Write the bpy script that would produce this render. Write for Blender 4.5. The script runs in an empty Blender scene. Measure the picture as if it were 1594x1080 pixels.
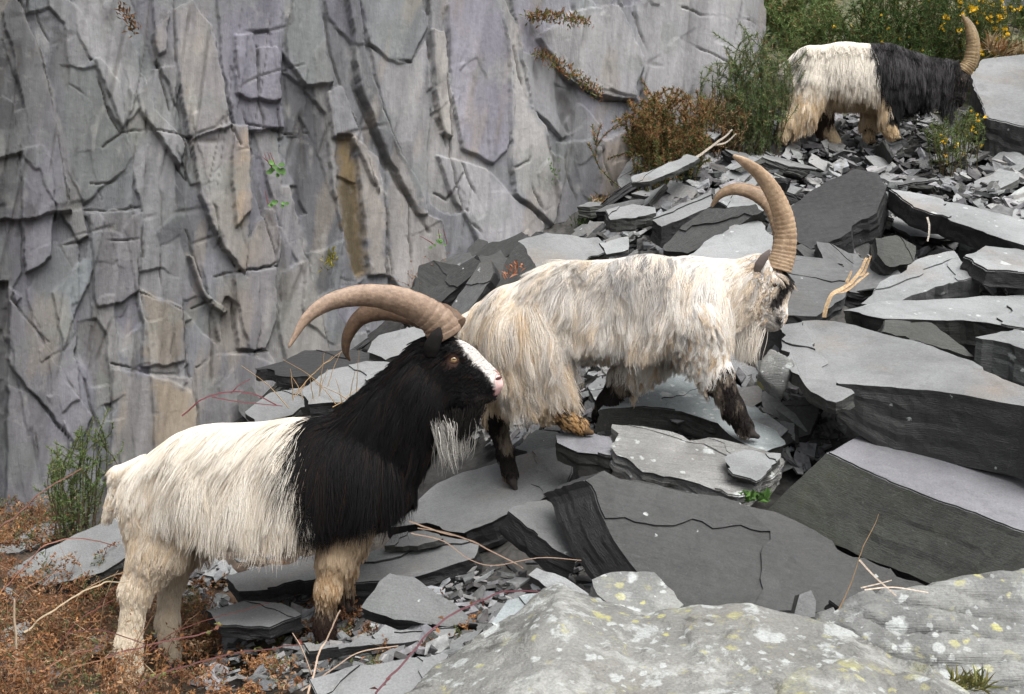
import bpy, math, random
import numpy as np
from mathutils import Vector, Matrix, kdtree

rng = np.random.default_rng(7)
random.seed(7)
SC = bpy.context.scene
COL = SC.collection

# ------------------------------------------------------------------ camera, light, exposure
F, CX, CY, CZ = 1709.0, 797.0, 540.0, 1.5          # focal length in photo pixels, photo centre, eye height
CAM = np.array([0.0, 0.0, CZ])
cam_d = bpy.data.cameras.new('camera')
cam_d.sensor_width = 36.0
cam_d.lens = 36.0 * F / 1594.0
cam_d.clip_end = 400.0
cam = bpy.data.objects.new('camera', cam_d)
cam.location = (0, 0, CZ)
cam.rotation_euler = (math.radians(90), 0, 0)
COL.objects.link(cam)
SC.camera = cam

SUN_EL, SUN_AZ = math.radians(56), math.radians(150)   # azimuth from +Y, positive to the right
w = bpy.data.worlds.new('World')
SC.world = w
w.use_nodes = True
nt = w.node_tree
for n_ in list(nt.nodes):
    nt.nodes.remove(n_)
wo = nt.nodes.new('ShaderNodeOutputWorld')
bg = nt.nodes.new('ShaderNodeBackground')
sky = nt.nodes.new('ShaderNodeTexSky')
sky.sky_type = 'NISHITA'
sky.sun_disc = False
sky.sun_elevation = SUN_EL
sky.sun_rotation = SUN_AZ
sky.air_density = 1.0
sky.dust_density = 6.0
sky.ozone_density = 1.0
hs = nt.nodes.new('ShaderNodeHueSaturation')
hs.inputs['Saturation'].default_value = 0.22            # a closed grey cloud cover
nt.links.new(sky.outputs['Color'], hs.inputs['Color'])
nt.links.new(hs.outputs['Color'], bg.inputs['Color'])
bg.inputs['Strength'].default_value = 0.15
nt.links.new(bg.outputs['Background'], wo.inputs['Surface'])

sun_d = bpy.data.lights.new('sun', 'SUN')
sun_d.energy = 2.0
sun_d.angle = math.radians(50)
sun_d.color = (1.0, 0.975, 0.94)
sun = bpy.data.objects.new('sun', sun_d)
sdir = Vector((math.sin(SUN_AZ) * math.cos(SUN_EL), math.cos(SUN_AZ) * math.cos(SUN_EL), math.sin(SUN_EL)))
sun.rotation_euler = sdir.to_track_quat('Z', 'Y').to_euler()
sun.location = (4, -3, 8)
COL.objects.link(sun)

SC.view_settings.view_transform = 'Standard'
SC.view_settings.look = 'None'
SC.view_settings.exposure = 0.7
SC.view_settings.gamma = 1.0
SC.view_settings.use_curve_mapping = False
SC.cycles.max_bounces = 8
SC.cycles.diffuse_bounces = 3
SC.cycles.use_denoising = True
try:
    SC.cycles_curves.shape = 'RIBBONS'
    SC.cycles_curves.subdivisions = 2
except Exception:
    pass

# ------------------------------------------------------------------ helpers
def P(px, py, Y):
    """photo pixel seen at distance Y -> world point (works on arrays)"""
    px, py, Y = np.broadcast_arrays(np.asarray(px, float), np.asarray(py, float), np.asarray(Y, float))
    return np.stack([(px - CX) / F * Y, Y, CZ + (CY - py) / F * Y], -1)

def _hash(ix, iy, iz, seed):
    h = (ix.astype(np.int64) * 374761393 + iy.astype(np.int64) * 668265263 + iz.astype(np.int64) * 2147483647 + seed * 974634777) & 0xFFFFFFFF
    h = ((h ^ (h >> 13)) * 1274126177) & 0xFFFFFFFF
    h = h ^ (h >> 16)
    h = (h * 2246822519) & 0xFFFFFFFF
    h = h ^ (h >> 15)
    return (h & 0xFFFFFF) / float(0xFFFFFF)

def vnoise(p, seed=0):
    """value noise in 0..1 at points p (N,2|3)"""
    p = np.asarray(p, float)
    if p.shape[-1] == 2:
        p = np.concatenate([p, np.zeros(p.shape[:-1] + (1,))], -1)
    i = np.floor(p).astype(np.int64)
    f = p - i
    f = f * f * (3 - 2 * f)
    x, y, z = i[..., 0], i[..., 1], i[..., 2]
    fx, fy, fz = f[..., 0], f[..., 1], f[..., 2]
    def c(dx, dy, dz):
        return _hash(x + dx, y + dy, z + dz, seed)
    a = c(0, 0, 0) * (1 - fx) + c(1, 0, 0) * fx
    b = c(0, 1, 0) * (1 - fx) + c(1, 1, 0) * fx
    d = c(0, 0, 1) * (1 - fx) + c(1, 0, 1) * fx
    e = c(0, 1, 1) * (1 - fx) + c(1, 1, 1) * fx
    return (a * (1 - fy) + b * fy) * (1 - fz) + (d * (1 - fy) + e * fy) * fz

def fbm(p, seed=0, octs=4, gain=0.5):
    """fractal noise about -1..1"""
    p = np.asarray(p, float)
    s, a, t = 0.0, 1.0, 0.0
    for o in range(octs):
        s = s + a * (vnoise(p * 2.0 ** o + 17.3 * o, seed + o) * 2 - 1)
        t += a
        a *= gain
    return s / t

def nrm(v):
    v = np.asarray(v, float)
    return v / np.maximum(np.linalg.norm(v, axis=-1, keepdims=True), 1e-9)

def sstep(a, b, x):
    t = np.clip((x - a) / (b - a), 0, 1)
    return t * t * (3 - 2 * t)

def tag(o, label=None, cat=None, group=None, kind=None):
    if label: o['label'] = label
    if cat: o['category'] = cat
    if group: o['group'] = group
    if kind: o['kind'] = kind
    return o

def mesh_obj(name, verts, faces, mats, parent=None, mi=None, smooth=False, attrs=None, origin=None):
    """link one mesh object; verts are world points, the object's origin goes to `origin` (or to its parent's)"""
    verts = np.asarray(verts, float)
    if parent is not None:
        org = np.array(parent['org'])
    elif origin is not None:
        org = np.asarray(origin, float)
    else:
        org = np.zeros(3)
    me = bpy.data.meshes.new(name)
    if isinstance(faces, np.ndarray):
        k = faces.shape[1]
        nf = len(faces)
        me.vertices.add(len(verts))
        me.vertices.foreach_set('co', (verts - org).astype(np.float32).ravel())
        me.loops.add(nf * k)
        me.loops.foreach_set('vertex_index', faces.astype(np.int32).ravel())
        me.polygons.add(nf)
        me.polygons.foreach_set('loop_start', np.arange(0, nf * k, k, dtype=np.int32))
        me.polygons.foreach_set('loop_total', np.full(nf, k, dtype=np.int32))
        me.update(calc_edges=True)
    else:
        me.from_pydata((verts - org).tolist(), [], faces)
    for m in (mats if isinstance(mats, (list, tuple)) else [mats]):
        me.materials.append(m)
    if mi is not None:
        me.polygons.foreach_set('material_index', np.asarray(mi, dtype=np.int32))
    me.polygons.foreach_set('use_smooth', np.full(len(me.polygons), bool(smooth)))
    for an, (typ, dat) in (attrs or {}).items():
        at = me.attributes.new(an, typ, 'POINT')
        at.data.foreach_set('vector' if typ == 'FLOAT_VECTOR' else ('color' if typ == 'FLOAT_COLOR' else 'value'), np.asarray(dat, np.float32).ravel())
    me.validate()
    o = bpy.data.objects.new(name, me)
    COL.objects.link(o)
    if parent is not None:
        o.parent = parent
    else:
        o.location = org
        o['org'] = org.tolist()
    return o

def empty(name, loc):
    o = bpy.data.objects.new(name, None)
    o.empty_display_size = 0.1
    o.location = loc
    o['org'] = [float(x) for x in loc]
    COL.objects.link(o)
    return o

# ------------------------------------------------------------------ materials
class NB:
    def __init__(self, name):
        self.m = bpy.data.materials.new(name)
        self.m.use_nodes = True
        self.t = self.m.node_tree
        self.t.nodes.clear()
        self.out = self.n('ShaderNodeOutputMaterial')
        self.b = self.n('ShaderNodeBsdfPrincipled')
        self.l(self.b.outputs[0], self.out.inputs['Surface'])
    def n(self, typ, **kw):
        nd = self.t.nodes.new(typ)
        for k, v in kw.items():
            setattr(nd, k, v)
        return nd
    def l(self, a, b):
        self.t.links.new(a, b)
    def set(self, sock, v):
        if hasattr(v, 'is_linked') or hasattr(v, 'links'):
            self.l(v, sock)
        elif isinstance(v, (tuple, list)):
            sock.default_value = tuple(v) + ((1.0,) if len(v) == 3 and sock.type == 'RGBA' else ())
        else:
            sock.default_value = v
    def noise(self, vec, scale, detail=5, rough=0.55, dist=0.0):
        nd = self.n('ShaderNodeTexNoise')
        if vec is not None: self.l(vec, nd.inputs['Vector'])
        nd.inputs['Scale'].default_value = scale
        nd.inputs['Detail'].default_value = detail
        nd.inputs['Roughness'].default_value = rough
        nd.inputs['Distortion'].default_value = dist
        return nd.outputs['Fac']
    def ramp(self, fac, a, b, lo=0.0, hi=1.0):
        nd = self.n('ShaderNodeMapRange')
        nd.clamp = True
        self.set(nd.inputs['Value'], fac)
        for k, v in (('From Min', a), ('From Max', b), ('To Min', lo), ('To Max', hi)):
            nd.inputs[k].default_value = v
        return nd.outputs[0]
    def mix(self, fac, a, b, mode='MIX'):
        nd = self.n('ShaderNodeMix', data_type='RGBA', blend_type=mode)
        self.set(nd.inputs[0], fac); self.set(nd.inputs[6], a); self.set(nd.inputs[7], b)
        return nd.outputs[2]
    def math(self, op, a, b=0.0):
        nd = self.n('ShaderNodeMath', operation=op)
        self.set(nd.inputs[0], a); self.set(nd.inputs[1], b)
        return nd.outputs[0]
    def scale(self, vec, s):
        nd = self.n('ShaderNodeMapping')
        self.l(vec, nd.inputs['Vector'])
        nd.inputs['Scale'].default_value = s
        return nd.outputs[0]
    def obj(self):
        return self.n('ShaderNodeTexCoord').outputs['Object']
    def attr(self, name, typ='GEOMETRY'):
        return self.n('ShaderNodeAttribute', attribute_name=name, attribute_type=typ)
    def bump(self, h, strength=0.4, dist=0.01, prev=None):
        nd = self.n('ShaderNodeBump')
        nd.inputs['Strength'].default_value = strength
        nd.inputs['Distance'].default_value = dist
        self.l(h, nd.inputs['Height'])
        if prev is not None: self.l(prev, nd.inputs['Normal'])
        return nd.outputs[0]
    def done(self, color, rough=0.8, normal=None, spec=0.3):
        self.set(self.b.inputs['Base Color'], color)
        self.set(self.b.inputs['Roughness'], rough)
        self.b.inputs['Specular IOR Level'].default_value = spec
        if normal is not None: self.l(normal, self.b.inputs['Normal'])
        return self.m

def mat_slate(name, base, var=0.35, lichen=0.0, tint=(0.2, 0.23, 0.22), streak=0.0, moss=0.0, yellow=0.0, rough=0.72, bs=0.35, spec=0.35, rust=0.0, crust=0.0):
    """cleaved slate: `lc` holds the in-plane position (x, y) and the depth through the cleavage (z)"""
    k = NB(name)
    lc = k.attr('lc').outputs['Vector']
    rnd = k.n('ShaderNodeObjectInfo').outputs['Random']
    add = k.n('ShaderNodeVectorMath', operation='ADD')
    k.l(lc, add.inputs[0])
    cmb = k.n('ShaderNodeCombineXYZ')
    k.l(k.math('MULTIPLY', rnd, 37.0), cmb.inputs[0]); k.l(k.math('MULTIPLY', rnd, 91.0), cmb.inputs[1])
    k.l(cmb.outputs[0], add.inputs[1])
    v = add.outputs[0]
    n1 = k.noise(v, 4.0, 6, 0.6)
    n2 = k.noise(v, 38.0, 6, 0.65)
    n3 = k.noise(k.scale(v, (9, 70, 260)), 1.0, 4, 0.6)
    c = k.mix(k.ramp(n1, 0.3, 0.7), tuple(b * (1 - var) for b in base), tuple(b * (1 + var) for b in base))
    c = k.mix(k.ramp(n1, 0.45, 0.75, 0, 0.5), c, tuple(np.array(tint) * (sum(base) / 0.6)))
    if streak:
        c = k.mix(k.ramp(n3, 0.35, 0.7, 0, streak), c, tuple(b * 0.45 for b in base))
    c = k.mix(k.ramp(n2, 0.35, 0.7, 0, 0.35), c, tuple(b * 0.6 for b in base))
    c = k.mix(k.ramp(rnd, 0, 1, 0, 0.30), c, tuple(b * 0.66 for b in base))
    nl = k.noise(v, 1.7, 4, .55, .4)
    c = k.mix(k.ramp(nl, .42, .62, 0, .6), c, tuple(min(.7, b * 1.5) for b in base))
    c = k.mix(k.ramp(k.noise(v, 7.5, 8, .7, .6), .53, .66, 0, .45), c, tuple(b * .55 for b in base))
    # scuffs and thin scratches
    ns = k.noise(k.scale(v, (5, 120, 5)), 1.0, 3, 0.5, 0.3)
    c = k.mix(k.ramp(ns, 0.66, 0.72, 0, 0.30), c, tuple(min(0.7, b * 1.7) for b in base))
    if rust:
        c = k.mix(k.ramp(k.noise(v, 2.3, 5, 0.6), 0.55, 0.7, 0, rust), c, (0.19, 0.13, 0.08))
    def spots(scale, lo, hi, col, amt, off):
        vo = k.n('ShaderNodeTexVoronoi')
        mp = k.n('ShaderNodeMapping'); k.l(v, mp.inputs[0]); mp.inputs['Location'].default_value = (off, off * 2, off)
        ds = k.n('ShaderNodeVectorMath', operation='MULTIPLY_ADD')
        nd = k.n('ShaderNodeTexNoise'); k.l(mp.outputs[0], nd.inputs[0]); nd.inputs['Scale'].default_value = scale * 2.2; nd.inputs['Detail'].default_value = 5
        k.l(nd.outputs['Color'], ds.inputs[0]); ds.inputs[1].default_value = (0.75 / scale,) * 3; k.l(mp.outputs[0], ds.inputs[2])
        k.l(ds.outputs[0], vo.inputs['Vector']); vo.inputs['Scale'].default_value = scale
        sep = k.n('ShaderNodeSeparateColor'); k.l(vo.outputs['Color'], sep.inputs[0])
        sz = k.math('MULTIPLY', k.ramp(sep.outputs[0], 1.0 - amt, 1.0), 0.5)
        f = k.ramp(k.math('SUBTRACT', sz, vo.outputs['Distance']), -0.02, 0.10, 0, .9)
        ed = k.math('MULTIPLY', f, k.ramp(k.noise(v, 60.0, 4), 0.2, 0.5, 0.55, 1.0))
        return ed, col
    if lichen:
        for s, off in ((13.0, 0.0), (24.0, 3.7), (46.0, 9.1)):
            f, col = spots(s, 0, 0, (0.37, 0.39, 0.385), lichen, off)
            c = k.mix(f, c, col)
    if yellow:
        msk = k.ramp(k.noise(v, 3.1, 3), 0.46, 0.6)
        for s, off in ((16.0, 5.2), (33.0, 1.3)):
            f, col = spots(s, 0, 0, (0.36, 0.35, 0.15), yellow, off)
            c = k.mix(k.math('MULTIPLY', f, msk), c, col)
    if crust:
        # lichen crusts: ragged grey-white and yellow-green patches with a broken edge
        def crusty(sc, a, b, col, amt, sc2, loc):
            mp = k.n('ShaderNodeMapping'); k.l(v, mp.inputs[0]); mp.inputs['Location'].default_value = loc
            f1 = k.noise(mp.outputs[0], sc, 9, .68, .25)
            f2 = k.noise(mp.outputs[0], sc2, 5, .7)
            f = k.math('MULTIPLY', k.ramp(f1, a, b), k.ramp(f2, .36, .52, .35, 1.0))
            return k.mix(k.math('MULTIPLY', f, amt), c, col)
        c = crusty(5.0, .52, .57, (.31, .315, .30), .8 * crust, 60, (3, 1, 7))
        c = crusty(11.0, .57, .61, (.36, .38, .375), .85 * crust, 80, (9, 4, 2))
        c = crusty(4.6, .57, .64, (.30, .30, .17), .6 * crust, 55, (1, 8, 5))
        c = crusty(14.0, .62, .65, (.33, .32, .14), .65 * crust, 70, (6, 6, 1))
        c = crusty(9.0, .60, .66, (.055, .052, .048), .7 * crust, 50, (2, 3, 9))
    n5 = k.noise(v, 150.0, 4, .7)
    c = k.mix(1.0, c, k.mix(k.ramp(n5, .32, .68), (.80, .80, .80), (1.20, 1.20, 1.19)), 'MULTIPLY')
    n6 = k.noise(v, 70.0, 5, .75)
    c = k.mix(k.ramp(n6, .60, .68, 0, .5), c, tuple(min(.6, b * 1.7 + .02) for b in base))
    if moss:
        mm = k.math('MULTIPLY', k.ramp(k.noise(v, 5.0, 6, 0.7), 0.5, 0.66, 0, moss), k.ramp(n2, 0.3, 0.6))
        c = k.mix(mm, c, (0.07, 0.085, 0.035))
    h = k.math('ADD', k.math('MULTIPLY', n1, 0.6), k.math('ADD', k.math('ADD', k.math('MULTIPLY', n2, 0.5), k.math('MULTIPLY', n5, 0.2)), k.math('MULTIPLY', n3, 0.8 if streak else 0.15)))
    return k.done(c, k.ramp(n2, 0.3, 0.7, rough - 0.12, rough + 0.12), k.bump(h, bs, 0.02), spec)

M = {}
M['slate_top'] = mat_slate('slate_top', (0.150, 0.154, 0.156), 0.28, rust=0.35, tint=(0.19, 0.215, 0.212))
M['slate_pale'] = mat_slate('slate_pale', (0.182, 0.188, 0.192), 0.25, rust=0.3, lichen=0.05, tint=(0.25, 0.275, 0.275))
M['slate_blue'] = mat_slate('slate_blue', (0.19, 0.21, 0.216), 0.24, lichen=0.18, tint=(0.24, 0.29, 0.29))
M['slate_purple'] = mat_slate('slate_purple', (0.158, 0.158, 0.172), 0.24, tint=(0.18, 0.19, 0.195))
M['slate_dark'] = mat_slate('slate_dark', (0.043, 0.044, 0.044), 0.35, lichen=0.012, streak=0.4, tint=(0.17, 0.2, 0.18), bs=0.5)  # dark slate; on steep faces and slab fronts the colour holds shade too
M['slate_black'] = mat_slate('slate_black', (0.026, 0.026, 0.027), 0.3, streak=0.3, bs=0.5)  # black slate; as a slab edge its colour includes the shade there
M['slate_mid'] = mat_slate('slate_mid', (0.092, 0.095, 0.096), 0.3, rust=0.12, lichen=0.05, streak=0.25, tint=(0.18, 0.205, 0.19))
M['slate_side'] = mat_slate('slate_side', (0.05, 0.051, 0.049), 0.35, streak=0.6, moss=0.15, tint=(0.19, 0.21, 0.17), rough=0.8, bs=0.4, spec=0.2)  # broken edges: mossy dark slate, darkened further to stand in for front shade
M['slate_mossy'] = mat_slate('slate_mossy', (0.047, 0.049, 0.045), 0.35, streak=0.45, moss=0.22, tint=(0.18, 0.21, 0.18), rough=0.85, bs=0.3, spec=0.2)  # mossy front, its base also darkened to carry shade
M['slate_rough'] = mat_slate('slate_rough', (0.21, 0.21, 0.205), 0.4, streak=0.8, lichen=0.12, tint=(0.2, 0.21, 0.2), bs=0.9, rust=0.2)
M['slate_lichen'] = mat_slate('slate_lichen', (0.165, 0.166, 0.158), 0.35, lichen=0.3, yellow=0.3, tint=(0.2, 0.2, 0.185), bs=1.0, rust=0.12, spec=0.2, crust=1.0)
M['white_stone'] = mat_slate('white_stone', (0.6, 0.6, 0.58), 0.15)
M['slate_spotted'] = mat_slate('slate_spotted', (0.155, 0.158, 0.155), 0.3, lichen=0.22, yellow=0.25, crust=0.45, streak=0.2, tint=(0.19, 0.2, 0.19), bs=0.6, spec=0.2)

def mat_attr(name, attr='col', rough=0.85, nscale=30.0, bs=0.5, var=0.3, spec=0.2, trans=0.0):
    k = NB(name)
    c = k.attr(attr).outputs['Color']
    n = k.noise(k.obj(), nscale, 6, 0.6)
    c = k.mix(k.ramp(n, 0.3, 0.7, 0, var), c, (0.0, 0.0, 0.0), 'MIX') if False else k.mix(1.0, c, k.mix(k.ramp(n, 0.3, 0.7), (1 - var,) * 3, (1 + var,) * 3), 'MULTIPLY')
    m = k.done(c, rough, k.bump(n, bs, 0.01) if bs else None, spec)
    if trans:
        k.b.inputs['Transmission Weight'].default_value = 0.0
        tr = k.n('ShaderNodeBsdfTranslucent'); k.l(c, tr.inputs['Color'])
        mx = k.n('ShaderNodeMixShader'); mx.inputs[0].default_value = trans
        k.l(k.b.outputs[0], mx.inputs[1]); k.l(tr.outputs[0], mx.inputs[2]); k.l(mx.outputs[0], k.out.inputs['Surface'])
    return m
M['soil'] = mat_attr('soil', 'col', 0.9, 25.0, 0.8, 0.5)
M['plant'] = mat_attr('plant', 'col', 0.7, 60.0, 0.0, 0.15, 0.25, trans=0.25)
M['twig'] = mat_attr('twig', 'col', 0.75, 120.0, 0.5, 0.35)
M['skin'] = mat_attr('skin', 'col', 0.75, 25.0, 0.25, 0.2)

# ------------------------------------------------------------------ the ground under the scree
_tc = [(0, 1080, 2.9), (-300, 1080, 2.9), (0, 850, 4.5), (100, 815, 5.1), (-300, 850, 4.4), (230, 1045, 3.7), (515, 990, 3.75), (400, 915, 4.3),
       (400, 650, 5.6), (560, 560, 5.9), (250, 740, 5.3), (700, 925, 3.75), (640, 1080, 2.75), (650, 805, 4.5), (700, 470, 5.9), (870, 745, 4.3), (1160, 712, 4.2),
       (880, 400, 6.2), (985, 300, 6.6), (1000, 900, 3.75), (1100, 1000, 3.0), (1300, 1010, 3.1), (1594, 1010, 3.0), (1594, 870, 4.0), (1420, 850, 4.0),
       (1300, 580, 4.7), (1594, 530, 5.0), (1900, 840, 4.0), (1900, 400, 5.2), (1300, 360, 5.8), (1594, 330, 6.1), (1050, 330, 6.2), (1300, 250, 6.95), (1220, 250, 6.9),
       (1500, 236, 7.1), (1594, 235, 7.2), (1900, 230, 7.4), (1150, 195, 7.3), (1300, 150, 8.2), (1594, 130, 8.6), (1594, 60, 10.0), (1250, 60, 9.6), (1250, -60, 11.5),
       (1600, -60, 12.0), (2000, -40, 12), (1250, -500, 14), (1700, -500, 15), (900, 1300, 2.0), (1500, 1300, 2.0), (200, 1400, 2.2)]
_tp = np.array([P(*c) for c in _tc])
def _tps(r2):
    return 0.5 * r2 * np.log(np.maximum(r2, 1e-9))
_A = _tps(((_tp[:, None, :2] - _tp[None, :, :2]) ** 2).sum(-1)) + np.eye(len(_tp)) * 0.02
_Q = np.c_[np.ones(len(_tp)), _tp[:, :2]]
_sol = np.linalg.solve(np.block([[_A, _Q], [_Q.T, np.zeros((3, 3))]]), np.r_[_tp[:, 2], np.zeros(3)])
def ground(x, y):
    x = np.asarray(x, float); y = np.asarray(y, float)
    r2 = (x[..., None] - _tp[:, 0]) ** 2 + (y[..., None] - _tp[:, 1]) ** 2
    return _tps(r2) @ _sol[:len(_tp)] + _sol[len(_tp)] + _sol[len(_tp) + 1] * x + _sol[len(_tp) + 2] * y
def ground_n(x, y):
    e = 0.12
    return nrm(np.stack([-(ground(x + e, y) - ground(x - e, y)) / (2 * e), -(ground(x, y + e) - ground(x, y - e)) / (2 * e), np.ones_like(np.asarray(x, float))], -1))
def hit(px, py, lo=1.6, hi=15.0):
    """where the sight line of a photo pixel first meets the ground"""
    ys = np.linspace(lo, hi, 220)
    q = P(px, py, ys)
    b = q[:, 2] < ground(q[:, 0], q[:, 1])
    if not b.any():
        return None
    i = int(np.argmax(b))
    if i == 0:
        return q[0]
    a0, a1 = ys[i - 1], ys[i]
    for _ in range(12):
        m = (a0 + a1) / 2
        qq = P(px, py, m)
        if qq[2] < ground(qq[0], qq[1]): a1 = m
        else: a0 = m
    return P(px, py, a1)

def build_ground():
    xs = np.r_[np.linspace(-40, -4.2, 14), np.arange(-4, 6.01, 0.045), np.linspace(6.3, 40, 14)]
    ys = np.r_[np.linspace(-40, 0.5, 14), np.arange(0.7, 12.0, 0.05), np.linspace(12.3, 60, 20)]
    X, Y = np.meshgrid(xs, ys)
    Xc, Yc = np.clip(X, -3.6, 6.0), np.clip(Y, 1.2, 13.5)
    Z = ground(Xc, Yc)
    Z = np.clip(Z, -0.6, None) - 0.035
    p = np.stack([X, Y], -1).reshape(-1, 2)
    Z = Z.ravel() + 0.03 * fbm(p * 4, 3) + 0.06 * np.abs(fbm(p * 11, 9, 3)) - .03
    n = len(xs)
    f = []
    i = np.arange(len(ys) - 1)[:, None] * n + np.arange(n - 1)[None, :]
    f = np.stack([i, i + 1, i + n + 1, i + n], -1).reshape(-1, 4)
    t = sstep(-0.25, 0.35, fbm(p * 2.3, 5))[:, None]
    col = (1 - t) * np.array([0.030, 0.030, 0.030]) + t * np.array([0.055, 0.053, 0.050])
    lef = sstep(-0.2, -1.1, p[:, :1]) * sstep(5.0, 4.2, p[:, 1:])
    col = col * (1 - lef) + lef * ((1 - t) * np.array([0.045, 0.034, 0.024]) + t * np.array([0.075, 0.048, 0.03]))
    far = sstep(7.6, 8.4, p[:, 1:2])
    col = col * (1 - far) + far * ((1 - t) * np.array([0.08, 0.085, 0.05]) + t * np.array([0.15, 0.13, 0.09]))
    o = mesh_obj('ground', np.c_[p, Z], f, M['soil'], smooth=True, attrs={'col': ('FLOAT_COLOR', np.c_[col, np.ones(len(col))])})
    tag(o, 'dark stony ground under the slate scree', kind='structure')
build_ground()

# ------------------------------------------------------------------ the quarry face
def poly_sd(u, v, pts):
    """signed distance (inside positive) to a polygon"""
    pts = np.asarray(pts, float)
    d = np.full(u.shape, 1e9)
    ins = np.zeros(u.shape, bool)
    for a, b in zip(pts, np.roll(pts, -1, 0)):
        e = b - a
        wx, wy = u - a[0], v - a[1]
        t = np.clip((wx * e[0] + wy * e[1]) / max(e @ e, 1e-9), 0, 1)
        d = np.minimum(d, (wx - t * e[0]) ** 2 + (wy - t * e[1]) ** 2)
        c = ((a[1] <= v) & (b[1] > v)) | ((b[1] <= v) & (a[1] > v))
        with np.errstate(divide='ignore', invalid='ignore'):
            xi = a[0] + (v - a[1]) * (b[0] - a[0]) / (b[1] - a[1] if b[1] != a[1] else 1e-9)
        ins ^= c & (u < xi)
    return np.where(ins, 1, -1) * np.sqrt(d)
def line_d(u, v, pts):
    pts = np.asarray(pts, float)
    d = np.full(u.shape, 1e9)
    for a, b in zip(pts[:-1], pts[1:]):
        e = b - a
        wx, wy = u - a[0], v - a[1]
        t = np.clip((wx * e[0] + wy * e[1]) / max(e @ e, 1e-9), 0, 1)
        d = np.minimum(d, (wx - t * e[0]) ** 2 + (wy - t * e[1]) ** 2)
    return np.sqrt(d)

MID, PALE, WARM, DARK, PUR, OCH, GRN, BLU, BRN = ((.185, .186, .19), (.275, .272, .265), (.30, .275, .24), (.075, .074, .072), (.178, .172, .198), (.33, .225, .12),
                                              (.165, .175, .165), (.24, .265, .265), (.11, .075, .035))
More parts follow.
